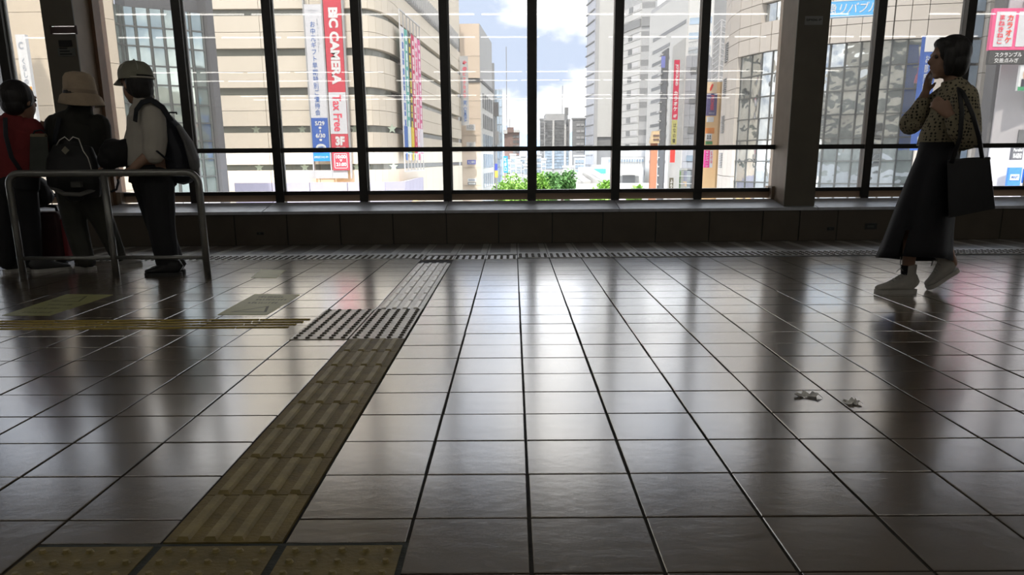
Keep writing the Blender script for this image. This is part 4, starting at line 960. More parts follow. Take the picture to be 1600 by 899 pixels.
# --- the station's own outside (seen mirrored in the glass across the street)
SE = empty('station_exterior', (0, 9.5, 3.7), 'pale outer storeys of the station around the concourse', 'building', kind='structure')
pS = [(70, 9.44), (-70, 9.44)]
for (z0, z1, m) in ((3.72, 5.2, M_BEIGE), (5.2, 6.6, M_BAND), (6.6, 8.4, M_BEIGE), (8.4, 9.8, M_BAND), (9.8, 11.5, M_BEIGE)): MB().box(-70, 70, 4, 9.42, z0, z1).build('storey', m, SE)
MB().box(-70, 70, 4, 9.42, GZ, -.62).build('lower_storey', M_LGREY, SE)
for a, b in ((-70, -13.4), (13.4, 70)): MB().box(a, b, 6, 9.42, -.6, 3.7).build('side_storey', M_BAND, SE)
# --- trees
M_LEAF = mat('fresh_green_leaves', (.22, .42, .07), .6, 0, .35, 1.2, objvar=.12); M_LEAFD = mat('darker_green_leaves', (.10, .24, .06), .6, 0, .35, 1.2); M_BARK = mat('grey_bark', (.16, .13, .10), .9)
def tree(px, ytop, Y, rx, rz, label, lm, n=2600):
    zt = zat(px, ytop, Y); x = PY(px, 270, Y).x; zc = zt - rz
    e = empty('street_tree', (x, Y, GZ), label, 'tree', 'trees along the avenue')
    MB().tube([(x, Y, GZ), (x + .1, Y, zc - rz * .3), (x, Y, zc + rz * .3)], [.28, .2, .08], 7).build('trunk', M_BARK, e)
    rr = random.Random(int(px)); mb = MB()
    blobs = [(rr.uniform(-.6, .6) * rx, rr.uniform(-.6, .6) * rx, rr.uniform(-.6, .55) * rz, rr.uniform(.35, .55)) for _ in range(9)] + [(0, 0, .3 * rz, .6)]
    for i in range(n):
        bx_, by_, bz_, br_ = blobs[i % len(blobs)]
        d = Vector((rr.gauss(0, 1), rr.gauss(0, 1), rr.gauss(0, 1))).normalized() * (rr.random() ** .35)
        p = Vector((x + bx_ + d.x * br_ * rx, Y + by_ + d.y * br_ * rx, zc + bz_ + d.z * br_ * rz * 1.0))
        q = Matrix.Rotation(rr.uniform(0, 6.28), 3, Vector((rr.gauss(0, 1), rr.gauss(0, 1), rr.gauss(0, 1))).normalized()); s_ = rr.uniform(.16, .34)
        mb.add([p + q @ Vector((-s_, 0, 0)), p + q @ Vector((0, -s_ * .6, 0)), p + q @ Vector((s_, 0, 0)), p + q @ Vector((0, s_ * .6, 0))], [(0, 1, 2, 3)])
    o = mb.build('foliage', lm, e, normals=False); o['kind'] = 'stuff'
tree(800, 264, 128, 2.9, 3.6, 'bright green street tree left of the centre mullion, leftmost one', M_LEAF)
tree(817, 271, 118, 2.9, 3.6, 'large bright green street tree just left of the centre mullion', M_LEAF)
tree(844, 263, 131, 2.6, 3.2, 'bright green street tree just right of the centre mullion', M_LEAF)
tree(862, 266, 138.5, 2.2, 3.0, 'darker green round tree in the middle of the avenue', M_LEAFD)
tree(878, 265, 146, 2.4, 3.2, 'darker green tree at the right end of the tree row', M_LEAFD)
tree(943, 278, 120, 2.2, 2.6, 'small bright green bushy tree left of the mullion at the ramps', M_LEAF)
tree(993, 289, 118, 1.4, 1.6, 'low yellowish green shrub near the white podium', M_LEAF, 1200)

# ================================================================ PEOPLE AND THINGS IN THE HALL
def remesh(mb, name, m, parent, voxel=.007, smooth=3, scale_m=None):
    """one continuous skin over overlapping volumes"""
    me = mb.mesh(name, m if isinstance(m, list) else [m])
    o = bpy.data.objects.new(name, me); TXT.collection.objects.link(o)
    md = o.modifiers.new('skin', 'REMESH'); md.mode = 'VOXEL'; md.voxel_size = voxel; md.use_smooth_shade = True
    if smooth:
        sm = o.modifiers.new('soft', 'SMOOTH'); sm.factor = .5; sm.iterations = smooth
    TXT.view_layers[0].update(); dg = TXT.view_layers[0].depsgraph
    out = bpy.data.meshes.new_from_object(o.evaluated_get(dg))
    bpy.data.objects.remove(o); bpy.data.meshes.remove(me)
    off = wloc(parent) if parent is not None else Vector((0, 0, 0))
    out.transform(Matrix.Translation(-off)); out.name = name
    if not out.materials: out.materials.append(m)
    out.polygons.foreach_set('use_smooth', [True] * len(out.polygons)); out.update()
    return link(name, out, parent)
def limb(mb, pts, rad, n=12, up=(0, 1, 0)):
    """tapered limb: tube through the joints with round joints"""
    pts = [Vector(p) for p in pts]; P2, R2 = [], []
    for i in range(len(pts) - 1):
        k = 4
        for j in range(k):
            t = j / k; P2.append(pts[i].lerp(pts[i + 1], t))
            a, b = rad[i], rad[i + 1]
            if not isinstance(a, tuple): a = (a, a)
            if not isinstance(b, tuple): b = (b, b)
            R2.append((a[0] + (b[0] - a[0]) * t, a[1] + (b[1] - a[1]) * t))
    P2.append(pts[-1]); a = rad[-1]; R2.append(a if isinstance(a, tuple) else (a, a))
    mb.tube(P2, R2, n, up=up)
    for p, r in ((pts[0], rad[0]), (pts[-1], rad[-1])):
        q = r if isinstance(r, tuple) else (r, r); mb.ball(p, min(q), 10, 6)
    for p, r in zip(pts[1:-1], rad[1:-1]):
        q = r if isinstance(r, tuple) else (r, r); mb.ball(p, min(q) * 1.0, 10, 6)
def hand(mb, wrist, d, nrm, size=1.0, curl=(.3, .3, .3, .3), thumb=.6, flip=1, spread=.10):
    """palm with four unequal bent fingers and a thumb; d = finger direction, nrm = back of the hand"""
    wrist = Vector(wrist); d = Vector(d).normalized(); nrm = Vector(nrm); nrm = (nrm - d * nrm.dot(d)).normalized(); s = d.cross(nrm) * flip
    L = .082 * size
    mb.tube([wrist - d * .01, wrist + d * L * .45, wrist + d * L], [(.016 * size, .026 * size), (.0165 * size, .038 * size), (.013 * size, .039 * size)], 12, up=nrm)
    mb.ball(wrist, .026 * size, 10, 6)
    for k, (off, ln) in enumerate(((-.029, .070), (-.0097, .079), (.0097, .074), (.028, .058))):
        p = wrist + d * L * .93 + s * off * size; fd = (d + s * (off / .03 * spread)).normalized(); pts = [p]; c = curl[k]
        for seg, f in ((.45, .45), (.30, 1.0), (.25, 1.5)):
            a = c * f; v = (fd * math.cos(a) - nrm * math.sin(a)).normalized(); pts.append(pts[-1] + v * ln * seg * size)
        mb.tube(pts, [.0098 * size, .0092 * size, .0085 * size, .0068 * size], 8); mb.ball(pts[-1], .0070 * size, 8, 5)
    p = wrist + d * L * .25 - s * .026 * size; td = (d * math.cos(thumb) - s * math.sin(thumb) - nrm * .25).normalized()
    p2 = p + td * .034 * size; p3 = p2 + (td * .8 + d * .35).normalized() * .027 * size
    mb.tube([p, p2, p3], [.0135 * size, .0110 * size, .0082 * size], 8); mb.ball(p3, .0082 * size, 8, 5)
SK = mat('skin', (.34, .20, .135), .55, 0, .06, 20); HAIR = mat('black_hair', (.014, .012, .011), .55, 0, .3, 60, .4, 120, stretch=(1, 1, .15))
M_EYE = mat('eye_dark', (.03, .02, .02), .2)
def head(mb, c, h, fwd, tilt=0):
    """skull, jaw, nose, ears; c = centre, h = head height, fwd = facing (unit, horizontal)"""
    c = Vector(c); f = Vector(fwd).normalized(); s = Vector((f.y, -f.x, 0)); q = Matrix((s, f, Vector((0, 0, 1)))).transposed()
    mb.ball(c + Vector((0, 0, h * .09)) - f * h * .04, (h * .335, h * .41, h * .40), 18, 12, q=q)
    mb.ball(c - Vector((0, 0, h * .17)) + f * h * .09, (h * .27, h * .30, h * .30), 16, 10, q=q)
    mb.ball(c - Vector((0, 0, h * .40)) + f * h * .23, (h * .12, h * .10, h * .085), 10, 6, q=q)
    mb.tube([c + f * h * .345 + Vector((0, 0, h * .06)), c + f * h * .43 - Vector((0, 0, h * .09))], [h * .035, h * .062], 8); mb.ball(c + f * h * .43 - Vector((0, 0, h * .09)), h * .062, 8, 6)
    mb.tube([c + f * h * .355 - Vector((0, 0, h * .215)) - s * h * .10, c + f * h * .395 - Vector((0, 0, h * .22)), c + f * h * .355 - Vector((0, 0, h * .215)) + s * h * .10], [h * .02, h * .04, h * .02], 8)
    mb.tube([c + f * h * .34 + Vector((0, 0, h * .085)) - s * h * .19, c + f * h * .365 + Vector((0, 0, h * .10)), c + f * h * .34 + Vector((0, 0, h * .085)) + s * h * .19], [h * .04] * 3, 8)
    for k in (-1, 1): mb.ball(c + s * k * h * .335 - f * h * .02 - Vector((0, 0, h * .03)), (h * .035, h * .075, h * .125), 10, 6, q=q)
    return f, s
def eyes(parent, c, h, f, s):
    for k in (-1, 1): MB().ball(Vector(c) + f * h * .335 + s * k * h * .14 + Vector((0, 0, h * .02)), h * .045, 10, 6).build('eye', M_EYE, parent, smooth=True)
def shoe(parent, heel, toe, h, w, m_up, m_sole, collar=0.0, name='shoe', lace=None, roll=None, collar_r=.042):
    """heel/toe = points under the sole; optional high collar, laces"""
    heel = Vector(heel); toe = Vector(toe); d = (toe - heel); L = d.length; d = d / L
    sd = Vector((d.y, -d.x, 0)).normalized(); u = sd.cross(d).normalized()
    o = empty(name, (0, 0, 0)); o.parent = parent; o.location = heel - wloc(parent)
    mb = MB(); st = .022
    prof = [(-.01, .50, .60), (.08, .80, 1.05), (.22, .86, 1.12), (.40, .84, .98), (.58, .95, .66), (.78, 1.0, .44), (.92, .85, .36), (1.0, .45, .24)]
    mb.tube([heel + d * L * t + u * (st + h * hh * .40) for t, ww, hh in prof], [(h * hh * .5, w / 2 * ww) for t, ww, hh in prof], 14, up=u)
    if collar:
        a = heel + d * L * .20 + u * (st + h * .55)
        mb.tube([a - u * .02, a + u * (collar * .5), a + u * collar], [(collar_r * 1.15, collar_r * .95), (collar_r, collar_r * .9), (collar_r * 1.02, collar_r * .92)], 14, up=d)
    remesh(mb, 'upper', m_up, o, .006, 2)
    sl = MB(); out = []
    for t, ww in ((-.02, .40), (.02, .70), (.12, .88), (.35, .80), (.55, .95), (.75, 1.04), (.90, .92), (.98, .62), (1.02, .30)): out.append((t, ww))
    ring = [heel + d * L * t + sd * w / 2 * ww for t, ww in out] + [heel + d * L * t - sd * w / 2 * ww for t, ww in reversed(out)]
    n = len(ring); sl.add(ring + [p + u * (st + .004) for p in ring], [tuple(range(n)), tuple(range(2 * n - 1, n - 1, -1))] + [(i, (i + 1) % n, n + (i + 1) % n, n + i) for i in range(n)]); sl.build('sole', m_sole, o)
    if lace:
        lm = MB()
        for k in range(5):
            t = .34 + .07 * k; zz = u * (st + h * (1.05 - .11 * k) * .9 + .002); p = heel + d * L * t + zz; lm.tube([p - sd * w * .26 - u * .006, p + u * .004, p + sd * w * .26 - u * .006], .0032, 6)
        p = heel + d * L * .30 + u * (st + h * 1.0); lm.tube([p, p + d * .045 + u * .03 - sd * .02, p + d * .075 + u * .01 - sd * .03], .003, 6); lm.tube([p, p + d * .03 + u * .045 + sd * .01, p + d * .035 + u * .10 + sd * .015], .0028, 6)
        lm.build('laces', lace, o, smooth=True)
    return o
class Fig:
    def __init__(s, Y): s.Y = Y; s.k = Y / FPX * 1.03
    def p(s, x, y, dy=0.0): return PY(x, y, s.Y + dy)
    def r(s, px): return px * s.k
M_SHOEB = mat('black_shoe', (.010, .010, .011), .45); M_SOLED = mat('dark_rubber_sole', (.025, .025, .025), .7)

# ---------- barrier rail
YR = 6.28
rail = empty('barrier_rail', PF(183, 435), 'grey steel pipe barrier with three posts on the left', 'railing')
M_PIPE = mat('satin_steel_pipe', (.28, .28, .265), .33, .75, .08, 20)
zr = PY(160, 270.5, YR).z; xl = PY(37, 434, YR).x; xr = PY(325.5, 436, YR).x; xm = PY(182.5, 434, YR).x; R = .026; rc = .085
def arc(cx_, cz_, a0, a1, n=7): return [(cx_ + rc * math.cos(a0 + (a1 - a0) * i / n), YR, cz_ + rc * math.sin(a0 + (a1 - a0) * i / n)) for i in range(n + 1)]
MB().tube([(xl, YR, 0)] + arc(xl + rc, zr - rc, PI, PI / 2) + arc(xr - rc, zr - rc, PI / 2, 0) + [(xr, YR, 0)], R, 14, up=(0, 1, 0)).build('bent_pipe', M_PIPE, rail, smooth=True)
MB().tube([(xm, YR, 0), (xm, YR, zr - .01)], R, 14).build('post', M_PIPE, rail, smooth=True)
for a, b in ((xl, xm), (xm, xr)): MB().tube([(a + R * .8, YR, PY(100, 403.5, YR).z), (b - R * .8, YR, PY(100, 403.5, YR).z)], .0145, 10).build('lower_bar', M_PIPE, rail, smooth=True)

# ---------- man in cap, white shirt
F = Fig(6.50)
man = empty('person', F.p(255, 430), 'person in mesh cap and white shirt leaning on the barrier', 'person')
P = F.p; r = F.r
hc = P(212.5, 132, .02); hh = r(54); fd = Vector((-.86, .50, 0)).normalized()
b = MB(); f_, s_ = head(b, hc, hh, fd)
limb(b, [P(222, 146, .03), P(228, 170, .03)], [r(11), r(14)])
limb(b, [P(232, 176), P(236, 220), P(238, 268)], [(r(19), r(20)), (r(21), r(26)), (r(20), r(27))])
sh, el, wr = P(238, 176, -.10), P(244, 232, -.14), P(208, 263, -.19)
limb(b, [sh, el, wr], [r(11), r(8.5), r(5.8)]); hand(b, wr, (-.9, -.05, -.28), (0, 0, 1), .95, (.55, .6, .65, .7), .5, 1)
sh2, el2, wr2 = P(222, 182, .20), P(205, 232, .24), P(178, 258, .05)
limb(b, [sh2, el2, wr2], [r(11), r(8), r(5.6)]); hand(b, wr2, (-.9, -.2, -.15), (0, 0, 1), .95, (.6, .6, .6, .6), .4, -1)
hipL, knL, anL = P(232, 285, .08), P(249, 352, .10), P(270, 416, .08); hipR, knR, anR = P(246, 285, -.05), P(252, 352, -.06), P(258, 416, -.06)
limb(b, [hipL, knL, anL], [r(19), r(13), r(7)]); limb(b, [hipR, knR, anR], [r(19), r(13), r(7)])
remesh(b, 'body', SK, man); eyes(man, hc, hh, f_, s_)
M_WS = mat('white_cotton_shirt', (.50, .47, .41), .85, 0, .08, 6, .5, 22)
c = MB()
limb(c, [P(226, 166, .02), P(229, 182, .02), P(232, 215, .02), P(234, 262, .02)], [(r(17), r(17)), (r(25), r(27)), (r(25), r(31)), (r(24), r(31))], 16)
limb(c, [sh + Vector((0, 0, .01)), el.lerp(sh, .25), el + Vector((-.02, 0, -.03))], [r(18), r(17), r(16)]); limb(c, [sh2, el2.lerp(sh2, .2)], [r(16), r(14)])
c.tube([P(229, 160, .02), P(219, 151, .03)], [(r(17), r(16)), (r(14.5), r(14))], 14, up=(0, 1, 0))
remesh(c, 'shirt', M_WS, man, .008, 2)
c = MB(); c.add([P(205, 168, -.03), P(222, 159, -.12), P(238, 148, -.05), P(233, 144, .05), P(219, 152, -.10), P(208, 160, -.03)], [(0, 1, 4, 5), (1, 2, 3, 4)])
M_TRB = mat('black_trousers', (.011, .011, .013), .8, 0, .2, 8, .3, 20)
c = MB(); limb(c, [P(238, 262, .02), P(239, 288, .02)], [(r(24), r(33)), (r(25), r(35))], 16)
limb(c, [hipL, knL, P(272, 410, .08)], [r(24), r(19), r(15)]); limb(c, [hipR, knR, P(262, 411, -.06)], [r(24), r(20), r(17)])
remesh(c, 'trousers', M_TRB, man, .008, 2)
MB().tube([P(233, 258, .02), P(234, 265, .02)], [(r(26), r(33))] * 2, 20, up=(0, 1, 0)).build('belt', M_SHOEB, man, smooth=True)
c = MB(); up3 = Vector((0, 0, 1)); q = Matrix((s_, f_, up3)).transposed()
c.ball(hc + up3 * hh * .02 - f_ * hh * .11, (hh * .375, hh * .40, hh * .40), 16, 10, q=q); c.ball(hc - up3 * hh * .16 - f_ * hh * .22, (hh * .33, hh * .26, hh * .26), 14, 8, q=q)
remesh(c, 'hair', HAIR, man, .008, 1)
cap = empty('cap', (0, 0, 0)); cap.parent = man; cap.location = hc - wloc(man)
M_CAP = mat('khaki_cap_cloth', (.26, .25, .19), .85, 0, .1, 20, .3, 60); M_CAPL = mat('cap_pale_piping', (.45, .43, .36), .8)
c = MB(); n = 20
cq = [(0, .43, .46), (.10, .435, .465), (.22, .42, .45), (.34, .36, .39), (.43, .24, .26), (.47, .05, .06)]
for i, (z, rx, ry) in enumerate(cq):
    for j in range(n):
        a = 2 * PI * j / n; c.v.append(tuple(hc + up3 * hh * (z + .12) - f_ * hh * .03 + s_ * (math.cos(a) * rx * hh) + f_ * (math.sin(a) * ry * hh)))
back_js = {j for j in range(n) if math.sin(2 * PI * (j + .5) / n) < -.72}
for i in range(len(cq) - 1):
    for j in range(n):
        if i <= 0 and j in back_js: continue
        c.f.append((i * n + j, i * n + (j + 1) % n, (i + 1) * n + (j + 1) % n, (i + 1) * n + j)); c.m.append(0)
c.build('crown', M_CAP, cap, smooth=True)
c = MB(); arcp = []
for j in range(9):
    a = PI * (.14 + .72 * j / 8); base = hc + up3 * hh * .13 - f_ * hh * .03 + s_ * math.cos(a) * hh * .43 + f_ * math.sin(a) * hh * .46; tip = hc + up3 * hh * (.02) + s_ * math.cos(a) * hh * .40 + f_ * (math.sin(a) * hh * .46 + hh * .30 * math.sin(a)); arcp += [base, tip, tip - up3 * .006, base - up3 * .008]
for j in range(8):
    a = j * 4; b2 = a + 4; c.f += [(a, a + 1, b2 + 1, b2), (a + 1, a + 2, b2 + 2, b2 + 1), (a + 2, a + 3, b2 + 3, b2 + 2), (a + 3, a, b2, b2 + 3)]; c.m += [0] * 4
c.v = [tuple(v) for v in arcp]; c.build('brim', M_CAP, cap, smooth=True)
for a0 in (0, PI / 3, 2 * PI / 3):
    MB().tube([hc - f_ * hh * .03 + up3 * hh * (.12 + z) + (s_ * math.cos(a0) * rx + f_ * math.sin(a0) * ry) * hh * 1.01 for z, rx, ry in cq[:-1]] + [hc - f_ * hh * .03 + up3 * hh * .595] + [hc - f_ * hh * .03 + up3 * hh * (.12 + z) - (s_ * math.cos(a0) * rx + f_ * math.sin(a0) * ry) * hh * 1.01 for z, rx, ry in reversed(cq[:-1])][:3], .004, 6).build('seam_piping', M_CAPL, cap, smooth=True)
MB().tube([hc + up3 * hh * .155 - f_ * hh * .03 + (s_ * math.cos(a) * .44 + f_ * math.sin(a) * .475) * hh for a in [PI * (1.18 + .64 * k / 8) for k in range(9)]], .007, 6).build('back_strap', M_CAPL, cap, smooth=True)
MB().ball(hc - f_ * hh * .03 + up3 * hh * .60, .010, 8, 5).build('button', M_CAP, cap)
for (a, bpt, nm_) in ((P(289, 428, .06), P(236, 430, .02), 1), (P(284, 431, -.09), P(228, 433, -.13), 2)):
    a.z = .0; bpt.z = .0; shoe(man, a, bpt, .105, .095, M_SHOEB, M_SOLED)
# his backpack
M_NAVY = mat('navy_nylon', (.012, .014, .022), .6, 0, .2, 14, .2, 60); M_GREYN = mat('grey_nylon_side', (.11, .11, .105), .7, 0, .15, 14, .2, 60)
bpk = empty('backpack', P(280, 278, .02), 'dark backpack with grey side pocket on the capped person', 'backpack')
c = MB(); limb(c, [P(254, 178, .05), P(268, 205, .05), P(281, 240, .05), P(284, 262, .05)], [(r(16), r(7)), (r(24), r(17)), (r(26), r(25)), (r(25), r(25))], 14)
remesh(c, 'pack_body', M_NAVY, bpk, .008, 2)
c = MB(); limb(c, [P(280, 198, -.06), P(294, 222, -.08), P(303, 250, -.08), P(305, 264, -.07)], [(r(9), r(3)), (r(14), r(5)), (r(16), r(6)), (r(14), r(5))], 12); remesh(c, 'side_pocket', M_GREYN, bpk, .007, 1)
M_STRAP = mat('dark_strap', (.02, .022, .028), .8)
MB().tube([P(211, 190, -.20), P(213, 172, -.21), P(222, 160, -.20), P(236, 156, -.19), P(254, 168, -.14), P(268, 190, -.12)], [(.007, .022)] * 6, 8, up=(0, -.6, .8)).build('shoulder_strap', M_STRAP, bpk, smooth=True)
MB().tube([P(262, 176, -.02), P(276, 176, -.04), P(276, 179, -.04)], .006, 6).build('loop', M_STRAP, bpk)
MB().tube([P(245, 236, -.22), P(258, 247, -.15), P(268, 252, -.08)], [(.005, .012)] * 3, 6).build('lower_strap', M_STRAP, bpk)
# jacket bundled over his arm
jk = empty('folded_jacket', P(182, 262, -.02), 'black jacket bundled over the forearm above the barrier', 'jacket')
c = MB(); c.ball(P(184, 240, .03), (r(26), .13, r(20)), 16, 10); c.ball(P(170, 250, .01), (r(15), .10, r(15)), 12, 8); c.ball(P(198, 232, .03), (r(15), .10, r(14)), 12, 8); c.ball(P(176, 224, .05), (r(12), .09, r(7)), 12, 8)
remesh(c, 'bundle', mat('black_jacket_cloth', (.012, .012, .013), .85, 0, .2, 10, .5, 16), jk, .009, 2)
MB().tube([P(182, 270, -.05), P(185, 285, -.06), P(182, 296, -.05), P(173, 300, -.03)], [(.004, .010)] * 4, 6).build('dangling_strap', M_STRAP, jk, smooth=True)

# ---------- bucket hat person seen from behind
F = Fig(6.78); P = F.p; r = F.r
hat = empty('person', F.p(140, 421), 'person in beige bucket hat and dark jacket seen from behind', 'person')
hc = P(126, 148); hh = r(52); fd = Vector((.35, .94, 0)).normalized()
b = MB(); f_, s_ = head(b, hc, hh, fd)
limb(b, [P(125, 166), P(124, 182)], [r(12), r(14)])
limb(b, [P(122, 196), P(122, 235), P(124, 290)], [(r(17), r(26)), (r(20), r(30)), (r(21), r(30))])
limb(b, [P(86, 196), P(80, 236, -.02), P(92, 262, .20)], [r(11), r(9), r(6)]); limb(b, [P(158, 196), P(163, 238, .05), P(150, 262, .24)], [r(11), r(9), r(6)])
hand(b, P(92, 262, .20), (.4, .6, .2), (0, 0, 1), .9); hand(b, P(150, 262, .24), (-.4, .6, .2), (0, 0, 1), .9, flip=-1)
hipL, knL, anL = P(110, 298), P(118, 352, .0), P(133, 408, -.02); hipR, knR, anR = P(137, 298), P(163, 350, .06), P(186, 402, .14)
limb(b, [hipL, knL, anL], [r(18), r(12), r(7)]); limb(b, [hipR, knR, anR], [r(18), r(12), r(7)])
remesh(b, 'body', SK, hat); eyes(hat, hc, hh, f_, s_)
M_JK = mat('dark_olive_jacket', (.020, .019, .014), .8, 0, .2, 8, .4, 18)
c = MB(); limb(c, [P(124, 176), P(121, 192), P(121, 240), P(123, 296)], [(r(13), r(16)), (r(23), r(38)), (r(26), r(38)), (r(27), r(40))], 18)
limb(c, [P(88, 196), P(80, 238, -.02), P(91, 258, .18)], [r(16), r(14), r(11)]); limb(c, [P(155, 196), P(161, 238, .05), P(151, 258, .22)], [r(16), r(14), r(11)])
c.tube([P(125, 186), P(126, 163)], [(r(16), r(19)), (r(14), r(16))], 14, up=(0, 1, 0)); remesh(c, 'jacket', M_JK, hat, .008, 2)
M_TRG = mat('grey_olive_trousers', (.045, .045, .036), .85, 0, .2, 8, .3, 20)
c = MB(); limb(c, [P(123, 288), P(123, 306)], [(r(22), r(32))] * 2, 16); limb(c, [hipL, knL, P(132, 404, -.02)], [r(21), r(17), r(14)]); limb(c, [hipR, knR, P(184, 398, .14)], [r(21), r(16), r(12)]); remesh(c, 'trousers', M_TRG, hat, .008, 2)
c = MB(); q = Matrix((s_, f_, up3)).transposed(); c.ball(hc - up3 * hh * .04 - f_ * hh * .08, (hh * .38, hh * .41, hh * .40), 16, 10, q=q); remesh(c, 'hair', HAIR, hat, .008, 1)
bh = empty('bucket_hat', (0, 0, 0)); bh.parent = hat; bh.location = hc - wloc(hat)
M_HAT = mat('beige_hat_felt', (.46, .36, .25), .9, 0, .08, 14, .3, 60); M_HATB = mat('hat_band', (.36, .28, .20), .9)
n = 28; tl = Vector((.10, 0, 0))
def hatring(z, rr_, wob=0.0): return [hc + up3 * (hh * z + wob * math.sin(2 * 2 * PI * j / n + 1)) + Vector((math.cos(2 * PI * j / n) * rr_ * hh, math.sin(2 * PI * j / n) * rr_ * hh * 1.08, math.cos(2 * PI * j / n) * rr_ * hh * -.05)) for j in range(n)]
c = MB(); rings = [hatring(.02, .42), hatring(.25, .41), hatring(.44, .385), hatring(.55, .31), hatring(.60, .15), hatring(.605, .02)]
c.add([v for q_ in rings for v in q_], [(i * n + j, i * n + (j + 1) % n, (i + 1) * n + (j + 1) % n, (i + 1) * n + j) for i in range(5) for j in range(n)]); c.build('crown', M_HAT, bh, smooth=True)
c = MB(); rings = [hatring(.04, .41), hatring(-.06, .52, .004), hatring(-.27, .585, .008), hatring(-.29, .578, .008), hatring(-.08, .49, .004), hatring(.0, .40)]
c.add([v for q_ in rings for v in q_], [(i * n + j, i * n + (j + 1) % n, (i + 1) * n + (j + 1) % n, (i + 1) * n + j) for i in range(5) for j in range(n)]); c.build('brim', M_HAT, bh, smooth=True)
c = MB(); rings = [hatring(.03, .432), hatring(.13, .428)]; c.add([v for q_ in rings for v in q_], [(j, (j + 1) % n, n + (j + 1) % n, n + j) for j in range(n)]); c.build('band', M_HATB, bh, smooth=True)
M_SNK = mat('dark_grey_sneaker', (.05, .05, .05), .6); M_SOLEW = mat('pale_sole', (.42, .41, .38), .6)
a = P(147, 421, -.0); t = P(117, 423, -.03); a.z = t.z = 0; t = a + (t - a).normalized() * .25 + Vector((0, .0, 0)); shoe(hat, a + Vector((-.0, 0, 0)), a + (t - a) * .72 + Vector((0, .12, 0)), .10, .09, M_SNK, M_SOLEW)
a = P(180, 412, .12); a.z = 0; shoe(hat, a, a + Vector((.14, .17, 0)), .10, .09, mat('pale_sneaker', (.36, .35, .34), .6), M_SOLEW)
# backpack on that person
bk2 = empty('backpack', P(115, 303, -.2), 'black daypack with white cord and diamond patch on the hatted person', 'backpack')
M_BLK = mat('black_nylon', (.014, .014, .014), .6, 0, .2, 14, .2, 60); M_CORD = mat('white_cord', (.62, .60, .55), .7)
c = MB(); limb(c, [P(114, 228, -.22), P(114, 250, -.24), P(115, 280, -.25), P(116, 297, -.22)], [(r(12), r(27)), (r(19), r(36)), (r(20), r(39)), (r(17), r(38))], 18); remesh(c, 'pack_body', M_BLK, bk2, .008, 2)
yb = -.24 - r(20) - .012
MB().tube([P(88, 227, -.33), P(93, 219, -.34), P(101, 214, -.35), P(108, 220, -.36), P(114, 214, -.35), P(123, 217, -.35), P(127, 228, -.36), P(130, 236, -.40), P(137, 246, -.39), P(141, 258, -.37), P(143, 266, -.36)], .0042, 6).build('cord', M_CORD, bk2, smooth=True)
cp = P(102, 235, -.372); dq = .030; MB().add([cp + Vector((-dq, 0, 0)), cp + Vector((0, -.008, -dq)), cp + Vector((dq, 0, 0)), cp + Vector((0, .004, dq)), cp + Vector((0, .03, 0))], [(0, 1, 2, 3), (0, 4, 1), (1, 4, 2), (2, 4, 3), (3, 4, 0)]).build('diamond_patch', mat('tan_patch', (.22, .20, .15), .8), bk2)
lp = P(112, 293, -.385); lq = P(126, 284, -.385); MB().box(lp.x, lq.x, lp.y - .01, lp.y + .03, lp.z, lq.z).build('label_patch', mat('dark_label', (.10, .10, .09), .7), bk2)
MB().tube([P(82, 293, -.26), P(100, 303, -.36), P(125, 304, -.36), P(149, 296, -.26)], [(.016, .022)] * 4, 8).build('grey_base_band', mat('grey_band', (.17, .165, .15), .8), bk2, smooth=True)
MB().tube([P(93, 184, -.14), P(88, 205, -.18), P(84, 228, -.16)], [(.006, .02)] * 3, 8).build('shoulder_strap', M_STRAP, bk2, smooth=True)

# ---------- person in red at the left edge
F = Fig(6.64); P = F.p; r = F.r
red = empty('person', F.p(20, 423), 'person in dark red top at the left edge looking at a phone', 'person')
hc = P(30, 157); hh = r(56); fd = Vector((.38, .92, 0)).normalized()
b = MB(); f_, s_ = head(b, hc, hh, fd)
limb(b, [P(29, 176), P(27, 192)], [r(12), r(15)]); limb(b, [P(24, 204), P(22, 240), P(22, 285)], [(r(19), r(28)), (r(21), r(30)), (r(21), r(30))])
limb(b, [P(52, 202), P(66, 242, .06), P(66, 213, .22)], [r(11), r(9), r(6)]); hand(b, P(66, 213, .22), (.15, .3, .9), (.3, -.8, .1), .9, (.5, .6, .6, .6)); limb(b, [P(-8, 202), P(-14, 245), P(4, 264, .2)], [r(11), r(9), r(6)]); hand(b, P(4, 264, .2), (.7, .5, 0), (0, 0, 1), .9, flip=-1)
hipL, knL, anL = P(8, 292), P(6, 352), P(10, 410); hipR, knR, anR = P(36, 292), P(46, 352, .03), P(52, 410, .06)
limb(b, [hipL, knL, anL], [r(18), r(12), r(7)]); limb(b, [hipR, knR, anR], [r(18), r(12), r(7)]); remesh(b, 'body', SK, red); eyes(red, hc, hh, f_, s_)
M_RSH = mat('dark_red_top', (.20, .022, .024), .85, 0, .15, 8, .4, 18)
c = MB(); limb(c, [P(27, 186), P(24, 200), P(22, 240), P(22, 272)], [(r(15), r(18)), (r(24), r(37)), (r(26), r(38)), (r(26), r(38))], 18); limb(c, [P(50, 202), P(60, 228, .03)], [r(16), r(15)]); limb(c, [P(-8, 202), P(-13, 232)], [r(16), r(15)]); remesh(c, 'top', M_RSH, red, .008, 2)
c = MB(); limb(c, [P(22, 268), P(22, 292)], [(r(24), r(36))] * 2, 16); limb(c, [hipL, knL, P(10, 408)], [r(20), r(16), r(13)]); limb(c, [hipR, knR, P(52, 408, .06)], [r(20), r(16), r(13)]); remesh(c, 'trousers', M_TRB, red, .008, 2)
